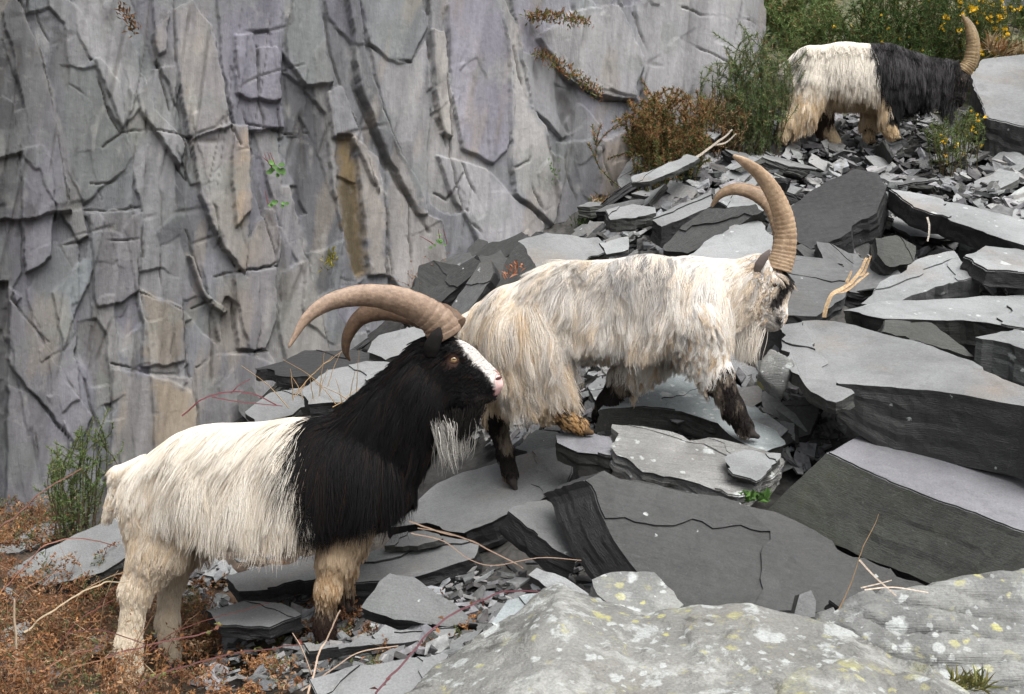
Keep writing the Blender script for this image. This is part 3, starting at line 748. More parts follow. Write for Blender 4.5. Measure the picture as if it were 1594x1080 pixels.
SL = [
 # ---- right-hand pile
 ('broad pale grey slab with a thick dark broken front edge, the biggest slab on the right', [(1250, 497), (1300, 500), (1420, 529), (1475, 548), (1515, 562), (1560, 590), (1640, 618), (1640, 648), (1594, 632), (1480, 612), (1400, 604), (1305, 597), (1268, 572), (1284, 558), (1238, 522)], 4.0, (-.05, -.42, 1), .25, dict(ex=(.02, .1, -.25), top='slate_top', side='slate_dark', tl=[.25, .4, .8, 1, 1, 1, 1, 1, 1, 1, 1, .55, .2, .2, .2], jag=.008, flakes=0)),
 ('ragged grey slate leaf sticking out under the left end of the biggest slab', [(1207, 506), (1250, 503), (1270, 545), (1290, 560), (1300, 600), (1330, 612), (1300, 625), (1262, 610), (1232, 580), (1216, 545)], 4.06, (-.12, -.42, 1), .05, dict(jag=.014, flakes=1)),
 ('huge slanting slab with a mossy dark face and pale purple top, below the biggest slab', [(1345, 676), (1400, 690), (1594, 742), (1700, 780), (1700, 872), (1594, 829), (1460, 780), (1400, 756), (1286, 706)], 3.75, (.1, -.5, 1), .32, dict(ex=(-.2, .05, -.21), top='slate_purple', side='slate_mossy', jag=.007, flakes=1)),
 ('big dark slab leaning in the middle of the pile with a scratched grey face', [(907, 748), (937, 733), (960, 746), (1007, 753), (1060, 766), (1122, 773), (1150, 782), (1187, 817), (1225, 858), (1262, 902), (1270, 960), (1060, 950), (1030, 915), (993, 890), (950, 830)], 3.42, (.25, -1.0, .95), .2, dict(ex=(-.125, .14, -.06), top='slate_dark', side='slate_black', jag=.008, flakes=2)),
 ('dark slab half hidden in shade between the leaning slab and the mossy one', [(1150, 785), (1205, 795), (1345, 868), (1470, 925), (1400, 960), (1262, 955), (1200, 860)], 3.55, (.1, -.9, 1), .1, dict(top='slate_dark', side='slate_black')),
 ('wide grey slab under the raised hoof of the middle goat', [(680, 752), (720, 735), (800, 712), (875, 690), (897, 715), (885, 752), (860, 768), (800, 797), (722, 829), (650, 816), (598, 822), (608, 800), (652, 775)], 4.22, (-.25, -.55, 1), .09, dict(ex=(.03, .07, -.1), top='slate_top', side='slate_black')),
 ('brown-grey mossy slab roofing the dark hollow', [(790, 797), (850, 778), (880, 800), (892, 840), (900, 872), (868, 858), (830, 828)], 3.62, (.12, -.75, 1), .09, dict(ex=(-.03, .05, -.08), top='slate_mid', side='slate_black')),
 ('flat pale slab with stepped edges under the black goat\'s chest', [(500, 895), (560, 868), (610, 850), (690, 836), (745, 848), (738, 868), (665, 892), (575, 908), (505, 915)], 3.9, (-.1, -.42, 1), .09, dict(ex=(.02, .06, -.1), top='slate_top', side='slate_black', flakes=2)),
 ('thin grey slate leaf lying on the stepped slab near the black goat\'s chest', [(598, 852), (612, 834), (660, 826), (690, 838), (650, 850)], 3.95, (-.1, -.45, 1), .02, dict()),
 ('long flat slab behind the front leg of the black goat', [(350, 895), (410, 882), (500, 862), (520, 878), (500, 900), (430, 915), (372, 920)], 4.1, (-.05, -.4, 1), .06, dict(side='slate_black')),
 ('pale bluish lichened slab under the middle goat\'s front hoof', [(930, 640), (965, 600), (1030, 572), (1090, 576), (1140, 595), (1172, 615), (1224, 690), (1186, 704), (1145, 682), (1118, 658), (1060, 640), (1000, 634)], 4.3, (.1, -.42, 1), .09, dict(top='slate_blue', side='slate_side', flakes=2)),
 ('rough weathered grey slab like split timber below the middle goat', [(952, 660), (1000, 664), (1100, 684), (1190, 702), (1222, 716), (1200, 746), (1150, 772), (1060, 746), (1000, 736), (955, 700)], 3.9, (.12, -.55, 1), .08, dict(top='slate_rough', side='slate_rough', jag=.02, flakes=3)),
 ('small purple slab with a mossy edge under the middle goat\'s hind hoof', [(865, 676), (902, 668), (950, 678), (962, 694), (953, 712), (900, 704), (867, 690)], 4.0, (-.05, -.5, 1), .075, dict(top='slate_purple', side='slate_mossy')),
 ('grey slate chunk left of the purple slab', [(800, 700), (835, 668), (868, 672), (872, 700), (840, 712)], 4.42, (-.2, -.7, 1), .07, dict(top='slate_mid')),
 ('broken white-edged slate shard on the weathered slab', [(1128, 712), (1160, 700), (1216, 708), (1200, 730), (1178, 752), (1140, 740)], 3.82, (.1, -.45, 1), .02, dict(top='slate_pale', jag=.02, flakes=2)),
 ('smooth black slab with a rounded end above the twig', [(1222, 330), (1265, 295), (1330, 262), (1366, 268), (1378, 295), (1366, 330), (1312, 368), (1262, 388), (1232, 372)], 5.55, (-.15, -1.1, .8), .16, dict(ex=(.05, .1, -.14), top='slate_black', side='slate_black', jag=.01, flakes=0)),
 ('long narrow pale slab running off to the right edge', [(1384, 296), (1440, 304), (1500, 318), (1594, 342), (1680, 362), (1680, 400), (1594, 382), (1500, 350), (1420, 324)], 5.3, (.08, -.5, 1), .07, dict(ex=(0, .06, -.08), top='slate_pale', side='slate_black', jag=.01)),
 ('pale pinkish grey slab right of the forked twig', [(1340, 472), (1368, 440), (1430, 404), (1486, 391), (1500, 410), (1530, 414), (1522, 430), (1450, 450), (1382, 473)], 4.9, (-.2, -.5, 1), .06, dict(ex=(.02, .05, -.09), top='slate_pale', side='slate_mid', flakes=2)),
 ('flat pale slab above the biggest slab with notched green-grey front', [(1312, 484), (1372, 468), (1480, 464), (1594, 458), (1690, 455), (1690, 530), (1594, 512), (1500, 498), (1375, 496)], 4.55, (0, -.36, 1), .13, dict(ex=(.05, .08, -.14), top='slate_pale', side='slate_side', jag=.009)),
 ('grey-green wedge of slate leaning under the flat pale slab', [(1375, 500), (1450, 502), (1475, 520), (1515, 556), (1440, 535), (1372, 518)], 4.35, (.1, -.8, .8), .08, dict(top='slate_side')),
 ('squared dark block with a pale top at the right edge', [(1518, 524), (1594, 506), (1690, 500), (1690, 570), (1594, 543)], 4.25, (.05, -.4, 1), .17, dict(ex=(.02, .06, -.19), top='slate_pale', side='slate_mid', jag=.008)),
 ('grey slab behind the face of the middle goat', [(1205, 420), (1236, 398), (1292, 404), (1322, 424), (1316, 462), (1270, 492), (1222, 490)], 4.75, (.1, -.55, 1), .07, dict(top='slate_mid', side='slate_black')),
 ('dark slab tilted like a lid behind the middle goat\'s back', [(1030, 388), (1062, 352), (1100, 325), (1150, 322), (1178, 318), (1190, 330), (1150, 352), (1110, 372), (1070, 394)], 5.3, (-.45, -1.1, .65), .07, dict(top='slate_dark', side='slate_side')),
 ('pale round-shouldered slab right behind the middle goat\'s neck', [(1060, 404), (1108, 370), (1160, 340), (1186, 346), (1206, 368), (1206, 400), (1140, 420)], 5.1, (-.1, -.6, 1), .07, dict(top='slate_pale')),
 ('pale slab tipping over the dark lid-like slab', [(1110, 312), (1140, 305), (1180, 308), (1206, 322), (1172, 334), (1140, 326)], 5.45, (0, -.6, 1), .05, dict(top='slate_pale')),
 ('pale slab end jutting out at the right edge under the long narrow slab', [(1500, 400), (1536, 382), (1594, 388), (1680, 400), (1680, 440), (1594, 425), (1536, 422)], 4.85, (.05, -.45, 1), .07, dict(top='slate_pale', side='slate_black', flakes=2)),
 ('greenish rounded slate block in the hollow under the black slab', [(1362, 370), (1395, 366), (1425, 385), (1422, 408), (1385, 415), (1366, 395)], 5.2, (.15, -.9, .7), .1, dict(top='slate_side')),
 # ---- behind the black goat's horns
 ('long black slab leaning on the foot of the cliff', [(620, 490), (660, 450), (705, 422), (738, 402), (752, 412), (720, 442), (672, 478), (640, 510)], 5.4, (-.5, -1.1, .75), .07, dict(top='slate_dark', side='slate_black')),
 ('narrow dark slab beside the middle goat\'s rump pointing up at the cliff', [(690, 500), (715, 458), (748, 410), (766, 407), (770, 425), (745, 462), (712, 505)], 5.0, (-.6, -1.1, .6), .06, dict(top='slate_mid', side='slate_black')),
 ('dark fin of slate standing above the middle goat\'s rump', [(762, 470), (778, 430), (795, 392), (808, 376), (822, 400), (836, 422), (810, 450)], 5.2, (-.5, -1.3, .5), .05, dict(top='slate_dark', side='slate_black')),
 ('flat pale slab against the cliff above the middle goat\'s rump', [(806, 376), (850, 362), (932, 370), (950, 390), (900, 412), (830, 425), (818, 402)], 5.55, (.05, -.7, 1), .06, dict(top='slate_top')),
 ('pale square slate leaf over the middle goat\'s back', [(932, 378), (978, 368), (978, 388), (944, 396)], 5.45, (0, -.8, 1), .02, dict(top='slate_pale', flakes=0)),
 ('dark angular slab with a straight front at the scree edge by the cliff', [(942, 328), (985, 318), (1020, 322), (1022, 332), (990, 340), (950, 342)], 5.75, (0, -.5, 1), .07, dict(side='slate_side')),
 ('long pale plank of slate poking out below the heather bush', [(982, 276), (1030, 258), (1070, 240), (1088, 246), (1060, 262), (1012, 282), (984, 284)], 6.2, (-.1, -.6, 1), .03, dict(top='slate_pale')),
 ('dark slab edge rising to the left of the middle goat\'s horns', [(1015, 342), (1060, 318), (1105, 302), (1112, 318), (1068, 338), (1030, 352)], 5.6, (-.2, -.6, 1), .09, dict(ex=(0, .04, -.1), side='slate_black')),
 ('black overhanging slab under the tip of the black goat\'s horn', [(396, 573), (440, 562), (475, 546), (540, 546), (600, 550), (600, 575), (520, 590), (440, 585)], 5.1, (-.1, -.4, 1), .06, dict(top='slate_black', side='slate_black', flakes=2)),
 ('pale grey slab between the two horns of the black goat', [(572, 548), (590, 522), (645, 508), (668, 520), (650, 545), (600, 560)], 4.95, (-.1, -.6, 1), .04, dict()),
 ('grey slab behind the black goat\'s mane', [(470, 605), (510, 575), (570, 562), (620, 566), (610, 600), (540, 625), (480, 630)], 4.7, (-.1, -.5, 1), .06, dict(side='slate_black')),
 ('pale slab peeping over the shoulders of the black goat', [(380, 640), (420, 610), (480, 600), (500, 618), (455, 645), (400, 660)], 4.9, (-.1, -.6, 1), .05, dict()),
 # ---- left
 ('smooth pale slab sloping down behind the hind leg of the black goat', [(10, 895), (60, 862), (120, 830), (180, 806), (214, 815), (232, 850), (160, 890), (70, 915)], 4.35, (-.25, -.6, 1), .08, dict(top='slate_top', flakes=1)),
 ('low grey slab at the far left below the gorse', [(-30, 850), (20, 838), (60, 815), (110, 812), (90, 835), (30, 862), (-30, 870)], 4.75, (-.1, -.5, 1), .06, dict()),
 # ---- bottom centre
 ('grey pointed slate standing in the rubble in front of the dark hollow', [(562, 945), (590, 905), (606, 892), (645, 898), (692, 930), (745, 972), (700, 978), (630, 965)], 3.3, (.1, -.9, .8), .06, dict(top='slate_mid', side='slate_black')),
 ('small pale slate flake at the mouth of the dark hollow', [(822, 895), (836, 884), (880, 900), (930, 930), (905, 935), (860, 918)], 3.15, (.15, -.7, 1), .025, dict(top='slate_pale', flakes=0)),
 ('blue-grey lichened slab beside the yellow-spotted boulder', [(765, 970), (790, 935), (840, 925), (862, 935), (850, 970), (800, 998), (770, 990)], 3.0, (0, -.65, 1), .08, dict(top='slate_blue')),
 ('long thin slate lying across the rubble under the black goat', [(470, 1005), (560, 990), (660, 982), (710, 978), (705, 990), (640, 998), (560, 1006), (480, 1018)], 3.2, (0, -.45, 1), .03, dict(side='slate_black', flakes=2)),
 ('grey slab at the bottom edge left of the boulder', [(480, 1060), (560, 1036), (650, 1022), (700, 1020), (690, 1050), (620, 1090), (500, 1100)], 2.75, (0, -.5, 1), .06, dict(side='slate_black', flakes=2)),
 ('flat slate in the rubble between the goat\'s legs', [(320, 950), (380, 935), (440, 940), (470, 958), (420, 978), (340, 975)], 3.7, (0, -.45, 1), .05, dict(side='slate_black', flakes=2)),
 ('pale square block with white lichen behind the yellow-spotted boulder', [(922, 902), (940, 893), (1018, 891), (1048, 922), (1064, 942), (1040, 960), (958, 946), (930, 925)], 2.85, (.1, -.6, 1), .1, dict(top='slate_spotted', side='slate_spotted', flakes=0, jag=.008)),
 ('small upright slate chip beside the leaning dark slab', [(1236, 955), (1244, 925), (1262, 918), (1270, 935), (1268, 960)], 2.95, (.2, -1.2, .5), .03, dict(top='slate_mid', flakes=0)),
 ('thin dark slate wedge in the crevice above the spotted bedrock', [(1290, 935), (1320, 912), (1390, 925), (1360, 938), (1310, 950)], 3.0, (.1, -.8, .8), .04, dict(top='slate_dark', side='slate_black')),
 # ---- beside the far goat
 ('big pale slab with fine cracks beside the far goat\'s head', [(1512, 118), (1530, 92), (1594, 84), (1690, 80), (1690, 215), (1594, 198), (1535, 184), (1522, 150)], 7.2, (-.1, -.75, 1), .3, dict(ex=(.02, .1, -.32), top='slate_top', side='slate_dark', flakes=1, jag=.012)),
 ('slanting slab resting behind the far goat\'s hind leg', [(1222, 212), (1262, 190), (1292, 186), (1275, 208), (1236, 226)], 7.3, (-.3, -.8, .9), .06, dict(top='slate_mid')),
 ('pale slab sticking out of the heather bush', [(1066, 190), (1085, 178), (1120, 192), (1126, 205), (1112, 218), (1085, 206)], 6.85, (.1, -.8, 1), .04, dict(top='slate_pale')),
]
for j, s_ in enumerate(SL):
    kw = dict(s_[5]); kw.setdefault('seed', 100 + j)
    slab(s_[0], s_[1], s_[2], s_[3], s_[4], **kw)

# rounded lichened cobble beside the middle goat's chin, and boulders shaped as displaced lumps
def rock(label, cx, cy, Y, rx, ry, rz, mat, seed, name='boulder', cat='boulder', rot=0.0, n=40):
    c = P(cx, cy, Y)
    th = np.linspace(0, 2 * math.pi, n, endpoint=False); ph = np.linspace(0, math.pi, n // 2)
    T, Ph = np.meshgrid(th, ph)
    d = np.stack([np.sin(Ph) * np.cos(T), np.sin(Ph) * np.sin(T), np.cos(Ph)], -1).reshape(-1, 3)
    rr = 1 + .22 * fbm(d * 1.3 + seed, seed, 2) + .08 * fbm(d * 3.5 + seed, seed + 1, 3)
    # flatten against a few planes for a broken look
    r = np.random.default_rng(seed)
    for _ in range(11):
        pn = nrm(r.normal(size=3)); h = r.uniform(.6, .85)
        pr = d @ pn
        rr = np.where(pr > .05, np.minimum(rr, (h - .12) / np.maximum(pr, .05)), rr)
    p = d * rr[:, None] * np.array([rx, ry, rz])
    cr, sr = math.cos(rot), math.sin(rot)
    p = np.c_[p[:, 0] * cr - p[:, 2] * sr, p[:, 1], p[:, 0] * sr + p[:, 2] * cr]
    lc = p.copy()
    i = np.arange(n // 2 - 1)[:, None] * n + np.arange(n)[None]
    i2 = np.arange(n // 2 - 1)[:, None] * n + (np.arange(n)[None] + 1) % n
    f = np.stack([i, i + n, i2 + n, i2], -1).reshape(-1, 4)
    o = mesh_obj(name, p + c, f, M[mat], smooth=True, attrs={'lc': ('FLOAT_VECTOR', lc)}, origin=c)
    return tag(o, label, cat)
rock('grey angular stone with white lichen spots below the middle goat\'s beard', 1205, 583, 4.12, .10, .08, .095, 'slate_spotted', 36, rot=.5)

def outcrop(label, ridge, Yr, Yf, vbot, mat, seed, name='boulder', cat='boulder', drop=.5, rough=.035, lam=0.0):
    """bedrock or boulder whose skyline is the photo line `ridge`; its face comes toward the viewer from Yr to Yf and its back falls away"""
    ridge = np.asarray(ridge, float)
    us = np.arange(ridge[0, 0], ridge[-1, 0] + 1, 5.0)
    vr = np.interp(us, ridge[:, 0], ridge[:, 1])
    vr = vr + 3.5 * fbm(np.c_[us / 26, us * 0], seed, 4)
    rows = []
    Yrr = np.interp(us, ridge[:, 0], Yr) if np.ndim(Yr) else np.full(len(us), Yr)
    Yff = np.interp(us, ridge[:, 0], Yf) if np.ndim(Yf) else np.full(len(us), Yf)
    for b in (1.0, .75, .5, .28, .12, .04):
        q = P(us, vr, Yrr)
        q[:, 1] += b * .55
        q[:, 2] -= drop * b ** 1.6
        rows.append(q)
    top = P(us, vr, Yrr)
    bot = P(us, np.full(len(us), vbot), Yff)
    bot = np.where((bot[:, 2:] > top[:, 2:]), top - [0, .05, .1], bot)
    for s in np.linspace(0, 1, 90):
        q = top * (1 - s) + bot * s
        q[:, 2] += .02 * math.sin(math.pi * s)
        rows.append(q)
    p = np.stack(rows)                      # rows x cols
    sh = p.shape
    p = p.reshape(-1, 3)
    ro = np.repeat(np.r_[np.ones(6), np.clip(np.linspace(0, 6, 90), .12, 1)], sh[1])
    w2 = np.c_[p[:, 0] * 3.2 + .8 * fbm(p * 2, seed + 7, 2), p[:, 1] * 2.2, p[:, 2] * 3.2]
    cellv = np.abs(fbm(w2, seed + 8, 2)); 
    d = fbm(p * 2.6, seed + 2, 3) * rough + fbm(p * 9, seed + 3, 4) * rough * .38 + (cellv - .25) * rough * 2.2 + np.abs(fbm(p * 7, seed + 9, 3)) * rough * .7
    dd = np.round(d / (rough * .55)) * rough * .55; d = .55 * d + .45 * dd
    if lam:
        w_ = p @ np.array([.22, .15, 1.0]) * 16 + 1.2 * fbm(p * 3, seed + 5, 3)
        d = d + lam * (sstep(.0, .25, w_ - np.floor(w_)) - .5) * sstep(-.1, .35, fbm(p * 2.2, seed + 6, 2))
    p = p + np.outer(d * ro, nrm([0, -.55, 1]))
    n = sh[1]
    i = np.arange(sh[0] - 1)[:, None] * n + np.arange(n - 1)[None]
    f = np.stack([i, i + n, i + n + 1, i + 1], -1).reshape(-1, 4)
    c = p.mean(0)
    # close the underside
    L = len(p)
    sk = np.r_[p.reshape(sh)[0], p.reshape(sh)[-1], p.reshape(sh)[:, 0], p.reshape(sh)[:, -1]].copy()
    sk[:, 2] -= .5
    a0 = np.arange(n); ab = (sh[0] - 1) * n + np.arange(n); al = np.arange(sh[0]) * n; ar = al + n - 1
    def skirt(idx, off, flip):
        q = np.stack([idx[:-1], idx[1:], L + off + np.arange(1, len(idx)), L + off + np.arange(len(idx) - 1)], -1)
        return q[:, ::-1] if flip else q
    f = np.r_[f, skirt(a0, 0, False), skirt(ab, n, True), skirt(al, 2 * n, True), skirt(ar, 2 * n + sh[0], False)]
    p = np.r_[p, sk]
    o = mesh_obj(name, p, f, M[mat], smooth=True, attrs={'lc': ('FLOAT_VECTOR', p - c)}, origin=c)
    return tag(o, label, cat)
outcrop('big pale boulder crusted with yellow and white lichen at the front', [(560, 1110), (640, 1078), (682, 1030), (760, 990), (800, 958), (832, 928), (876, 914), (930, 936), (1000, 952), (1080, 944), (1170, 940), (1260, 962), (1330, 990), (1390, 1030), (1450, 1050), (1560, 1110)],
        [2.3, 2.35, 2.5, 2.55, 2.6, 2.65, 2.66, 2.64, 2.62, 2.6, 2.6, 2.55, 2.5, 2.4, 2.3, 2.2], [2.0] * 3 + [1.9] * 10 + [2.0] * 3, 1240, 'slate_lichen', 41, rough=.024)
outcrop('grey bedrock with split ledges and pale lichen spots at the lower right', [(1230, 1000), (1275, 962), (1340, 930), (1480, 905), (1594, 892), (1720, 880)], 2.95, [2.5] * 6, 1260, 'slate_spotted', 57, name='rock_outcrop', cat='rock', rough=.02, lam=.03)

# ------------------------------------------------------------------ loose slates on the scree
def rand_poly(r, L, Wd):
    k = r.integers(4, 8)
    a = np.sort((np.arange(k) + r.uniform(-.35, .35, k)) / k * 2 * math.pi)
    rad = r.uniform(.75, 1.1, k)
    return np.c_[np.cos(a) * rad * L / 2, np.sin(a) * rad * Wd / 2]
SLATE_VARIANTS = []
for i in range(26):
    r = np.random.default_rng(900 + i)
    pl = rand_poly(r, 1.0, r.uniform(.4, .8))
    t = r.uniform(.07, .2)
    V, Fc, mi, LC = slab_mesh(pl, t, (r.uniform(-.08, .08), r.uniform(-.08, .08), -t), r, .035, .11, int(r.random() < .6))
    me = []
    for tp, sd in (('slate_top', 'slate_side'), ('slate_pale', 'slate_side'), ('slate_mid', 'slate_black'), ('slate_purple', 'slate_side'), ('slate_dark', 'slate_black')):
        m_ = bpy.data.meshes.new('loose_slate')
        m_.from_pydata(V.tolist(), [], Fc)
        m_.materials.append(M[tp]); m_.materials.append(M[sd])
        m_.polygons.foreach_set('material_index', np.array(mi, dtype=np.int32))
        at = m_.attributes.new('lc', 'FLOAT_VECTOR', 'POINT'); at.data.foreach_set('vector', (LC * .14).astype(np.float32).ravel())
        me.append(m_)
    SLATE_VARIANTS.append(me)
def inside(px, py, poly):
    return poly_sd(np.array([px]), np.array([py]), poly)[0] > 0
def scatter(poly, count, smin, smax, label, group, seed, tilt=.35, lift=.0, pal=(4, 3, 2, 1, 1), power=1.6, stand=.08):
    r = np.random.default_rng(seed)
    pa = np.asarray(poly, float)
    got = 0
    tries = 0
    pp = np.array(pal, float); pp /= pp.sum()
    while got < count and tries < count * 8:
        tries += 1
        px, py = r.uniform(pa[:, 0].min(), pa[:, 0].max()), r.uniform(pa[:, 1].min(), pa[:, 1].max())
        if not inside(px, py, pa): continue
        h = hit(px, py)
        if h is None: continue
        L = smin + (smax - smin) * r.random() ** power
        g = ground_n(h[0], h[1])
        tl = tilt * (2.2 if r.random() < stand else 1)
        n = nrm(g + r.normal(0, tl, 3) * [1, 1, .3] + np.array([0, -.12, 0]))
        if n[2] < .15: n[2] = .15; n = nrm(n)
        R = frame(n)
        a = r.uniform(0, 2 * math.pi)
        Rz = np.array([[math.cos(a), -math.sin(a), 0], [math.sin(a), math.cos(a), 0], [0, 0, 1]])
        v = SLATE_VARIANTS[r.integers(len(SLATE_VARIANTS))][r.choice(5, p=pp)]
        o = bpy.data.objects.new('loose_slate', v)
        mm = Matrix((R @ Rz * L).tolist()).to_4x4()
        mm.translation = Vector(h + n * L * .06 + np.array([0, 0, lift + L * .05 * r.random()]))
        o.matrix_world = mm
        COL.objects.link(o)
        tag(o, label, 'slate', group)
        got += 1
scatter([(985, 300), (1060, 235), (1190, 205), (1290, 218), (1500, 205), (1600, 245), (1600, 345), (1480, 312), (1380, 290), (1320, 262), (1220, 320), (1150, 300), (1000, 345)], 128, .10, .40, 'loose grey slate in the scree below the far goat', 'loose slates below the far goat', 1)
scatter([(1100, 190), (1200, 170), (1500, 170), (1590, 200), (1594, 230), (1300, 225), (1200, 230), (1090, 240)], 40, .09, .30, 'loose grey slate among the far goat\'s hooves', 'loose slates around the far goat', 2)
scatter([(880, 370), (960, 330), (1050, 330), (1100, 350), (1020, 395), (900, 395)], 18, .1, .3, 'loose slate in the heap between the cliff and the middle goat', 'loose slates behind the middle goat', 3)
scatter([(1320, 320), (1400, 330), (1590, 400), (1590, 460), (1480, 400), (1330, 430), (1300, 400)], 26, .1, .34, 'loose slate in the gap under the long narrow pale slab', 'loose slates in the upper right hollow', 4, pal=(3, 2, 3, 0, 2))
scatter([(620, 520), (720, 450), (830, 420), (760, 500), (720, 620), (640, 560)], 14, .12, .35, 'loose dark slate jumbled at the foot of the cliff', 'loose slates at the cliff foot', 5, pal=(1, 1, 3, 0, 3))
scatter([(660, 700), (740, 650), (900, 620), (1000, 620), (900, 680), (720, 700)], 14, .1, .3, 'loose slate under the middle goat\'s hind legs', 'loose slates under the middle goat', 6)
scatter([(1110, 560), (1220, 500), (1330, 640), (1290, 720), (1210, 700), (1180, 640)], 20, .07, .2, 'loose slate in the gap left of the biggest slab', 'loose slates beside the biggest slab', 7)
scatter([(430, 930), (560, 930), (780, 900), (850, 910), (780, 1000), (660, 1030), (480, 1060), (420, 1000)], 34, .07, .26, 'loose slate in the rubble in front of the black goat', 'loose slates in the front rubble', 8)
scatter([(290, 880), (500, 870), (560, 910), (440, 960), (300, 960)], 12, .1, .3, 'loose slate in the rubble under the black goat\'s belly', 'loose slates under the black goat', 9)
scatter([(360, 640), (480, 560), (600, 540), (660, 560), (560, 620), (420, 660)], 12, .12, .35, 'loose slate behind the back of the black goat', 'loose slates behind the black goat', 10)
scatter([(1180, 20), (1300, 20), (1300, 70), (1200, 60)], 9, .12, .4, 'loose slate on the bank beyond the far goat', 'loose slates on the far bank', 11)
scatter([(0, 860), (160, 850), (280, 960), (240, 1060), (0, 1060)], 10, .12, .3, 'loose slate half buried in dead bracken', 'loose slates in the bracken', 12)

scatter([(1240, 340), (1400, 330), (1594, 400), (1594, 450), (1480, 440), (1330, 470), (1240, 430)], 16, .25, .5, 'larger broken slate plate in the upper right of the pile', 'broken slate plates, upper right', 21, tilt=.3, lift=.06, pal=(3, 2, 3, 0, 2), power=1.0, stand=.15)
scatter([(900, 350), (985, 290), (1100, 250), (1230, 250), (1230, 330), (1030, 380)], 16, .22, .45, 'larger broken slate plate between the cliff and the horns of the middle goat', 'broken slate plates by the horns', 22, tilt=.3, lift=.04, pal=(4, 2, 3, 0, 2), power=1.0, stand=.15)
scatter([(620, 500), (700, 440), (800, 400), (840, 420), (740, 480), (690, 540)], 10, .3, .55, 'larger dark slate plate leaning near the rump of the middle goat', 'dark slate plates by the cliff', 23, tilt=.5, lift=.08, pal=(1, 0, 3, 0, 4), power=1.0, stand=.3)
scatter([(880, 690), (1000, 740), (1200, 740), (1290, 690), (1200, 640), (1230, 600)], 12, .14, .36, 'thin slate plate around the split-timber slab', 'slate plates under the middle goat', 24, tilt=.3, lift=.05, pal=(3, 3, 2, 1, 1), power=1.0)
def chips():
    r = np.random.default_rng(77)
    V, Fa, C_, n0 = [], [], [], 0
    for poly, cnt, s0, s1 in (([(880, 420), (1000, 300), (1100, 220), (1200, 170), (1594, 170), (1594, 460), (1250, 470)], 2600, .035, .15),
                              ([(420, 900), (900, 880), (1000, 960), (760, 1080), (300, 1080)], 1200, .012, .08), ([(620, 520), (830, 420), (1000, 620), (1330, 560), (1300, 740), (900, 700), (660, 690)], 1300, .02, .11),
                              ([(200, 860), (560, 880), (560, 980), (260, 960)], 250, .015, .06), ([(1180, 0), (1594, 0), (1594, 120), (1180, 120)], 60, .04, .14)):
        pa = np.asarray(poly, float)
        k = 0
        while k < cnt:
            px, py = r.uniform(pa[:, 0].min(), pa[:, 0].max()), r.uniform(pa[:, 1].min(), pa[:, 1].max())
            if not inside(px, py, pa): continue
            k += 1
            h = hit(px, py)
            if h is None: continue
            L = s0 + (s1 - s0) * r.random() ** 2
            R = frame(nrm(ground_n(h[0], h[1]) + r.normal(0, .4, 3) * [1, 1, .3]))
            m = r.integers(4, 6)
            a = np.sort(r.uniform(0, 2 * math.pi, m)); a = np.arange(m) / m * 6.283 + r.uniform(-.5, .5, m)
            q = np.c_[np.cos(a) * L * .6, np.sin(a) * L * r.uniform(.2, .5), np.zeros(m)]
            th = r.uniform(0, 6.28)
            q = q @ np.array([[math.cos(th), math.sin(th), 0], [-math.sin(th), math.cos(th), 0], [0, 0, 1]])
            t = L * r.uniform(.1, .25)
            q = np.r_[q, q * .95 - [0, 0, t]]
            V.append(q @ R.T + h + [0, 0, .012 + .3 * L * r.random()])
            Fa.append([n0 + i for i in range(m)])
            Fa += [[n0 + i, n0 + m + i, n0 + m + (i + 1) % m, n0 + (i + 1) % m] for i in range(m)]
            g = r.uniform(.05, .24)
            C_.append(np.tile([g * r.uniform(.95, 1.04), g, g * r.uniform(.97, 1.06), 1], (2 * m, 1)))
            n0 += 2 * m
    o = mesh_obj('slate_chips', np.concatenate(V), Fa, M['soil'], attrs={'col': ('FLOAT_COLOR', np.concatenate(C_))})
    tag(o, 'small grey slate chips filling the scree', 'gravel', kind='stuff')
chips()

# ------------------------------------------------------------------ goats: one skin grown round a skeleton, then combed hair
# skeletons are laid out in photo pixels: u to the right, v down, w away from the viewer
class Body:
    def __init__(self, prims, k=14.0, cuts=()):
        self.pr, self.k, self.cuts = prims, k, cuts
    def prim(self, q, p):
        _, a, ra, b, rb, sy = p
        a = np.asarray(a, float); b = np.asarray(b, float)
        s = np.array([1, 1, 1 / sy])
        x = q - a
        ab = (b - a)
        x = x * s; ab = ab * s
        L = ab @ ab
        h = np.clip((x @ ab) / L, 0, 1) if L > 1e-6 else np.zeros(len(q))
        return (np.linalg.norm(x - h[:, None] * ab, axis=1) - (ra + (rb - ra) * h)) * (0.5 + 0.5 * min(1, sy))
    def sdf(self, q):
        d = None
        for p in self.pr:
            e = self.prim(q, p)
            if d is None: d = e
            else:
                kk = min(self.k, .9 * max(p[2], p[4]))
                h = np.clip(.5 + .5 * (d - e) / kk, 0, 1)
                d = d * (1 - h) + e * h - kk * h * (1 - h)
        for c in self.cuts:
            e = -self.prim(q, c)
            h = np.clip(.5 - .5 * (d - e) / 2.0, 0, 1)
            d = d * (1 - h) + e * h + 2.0 * h * (1 - h)
        return d
    def grad(self, q, e=1.0):
        g = np.stack([self.sdf(q + d_) - self.sdf(q - d_) for d_ in np.eye(3) * e], -1)
        return nrm(g)
    def region(self, q):
        D = np.stack([self.prim(q, p) for p in self.pr], -1)
        return np.array([p[0] for p in self.pr], dtype=object)[np.argmin(D, -1)]

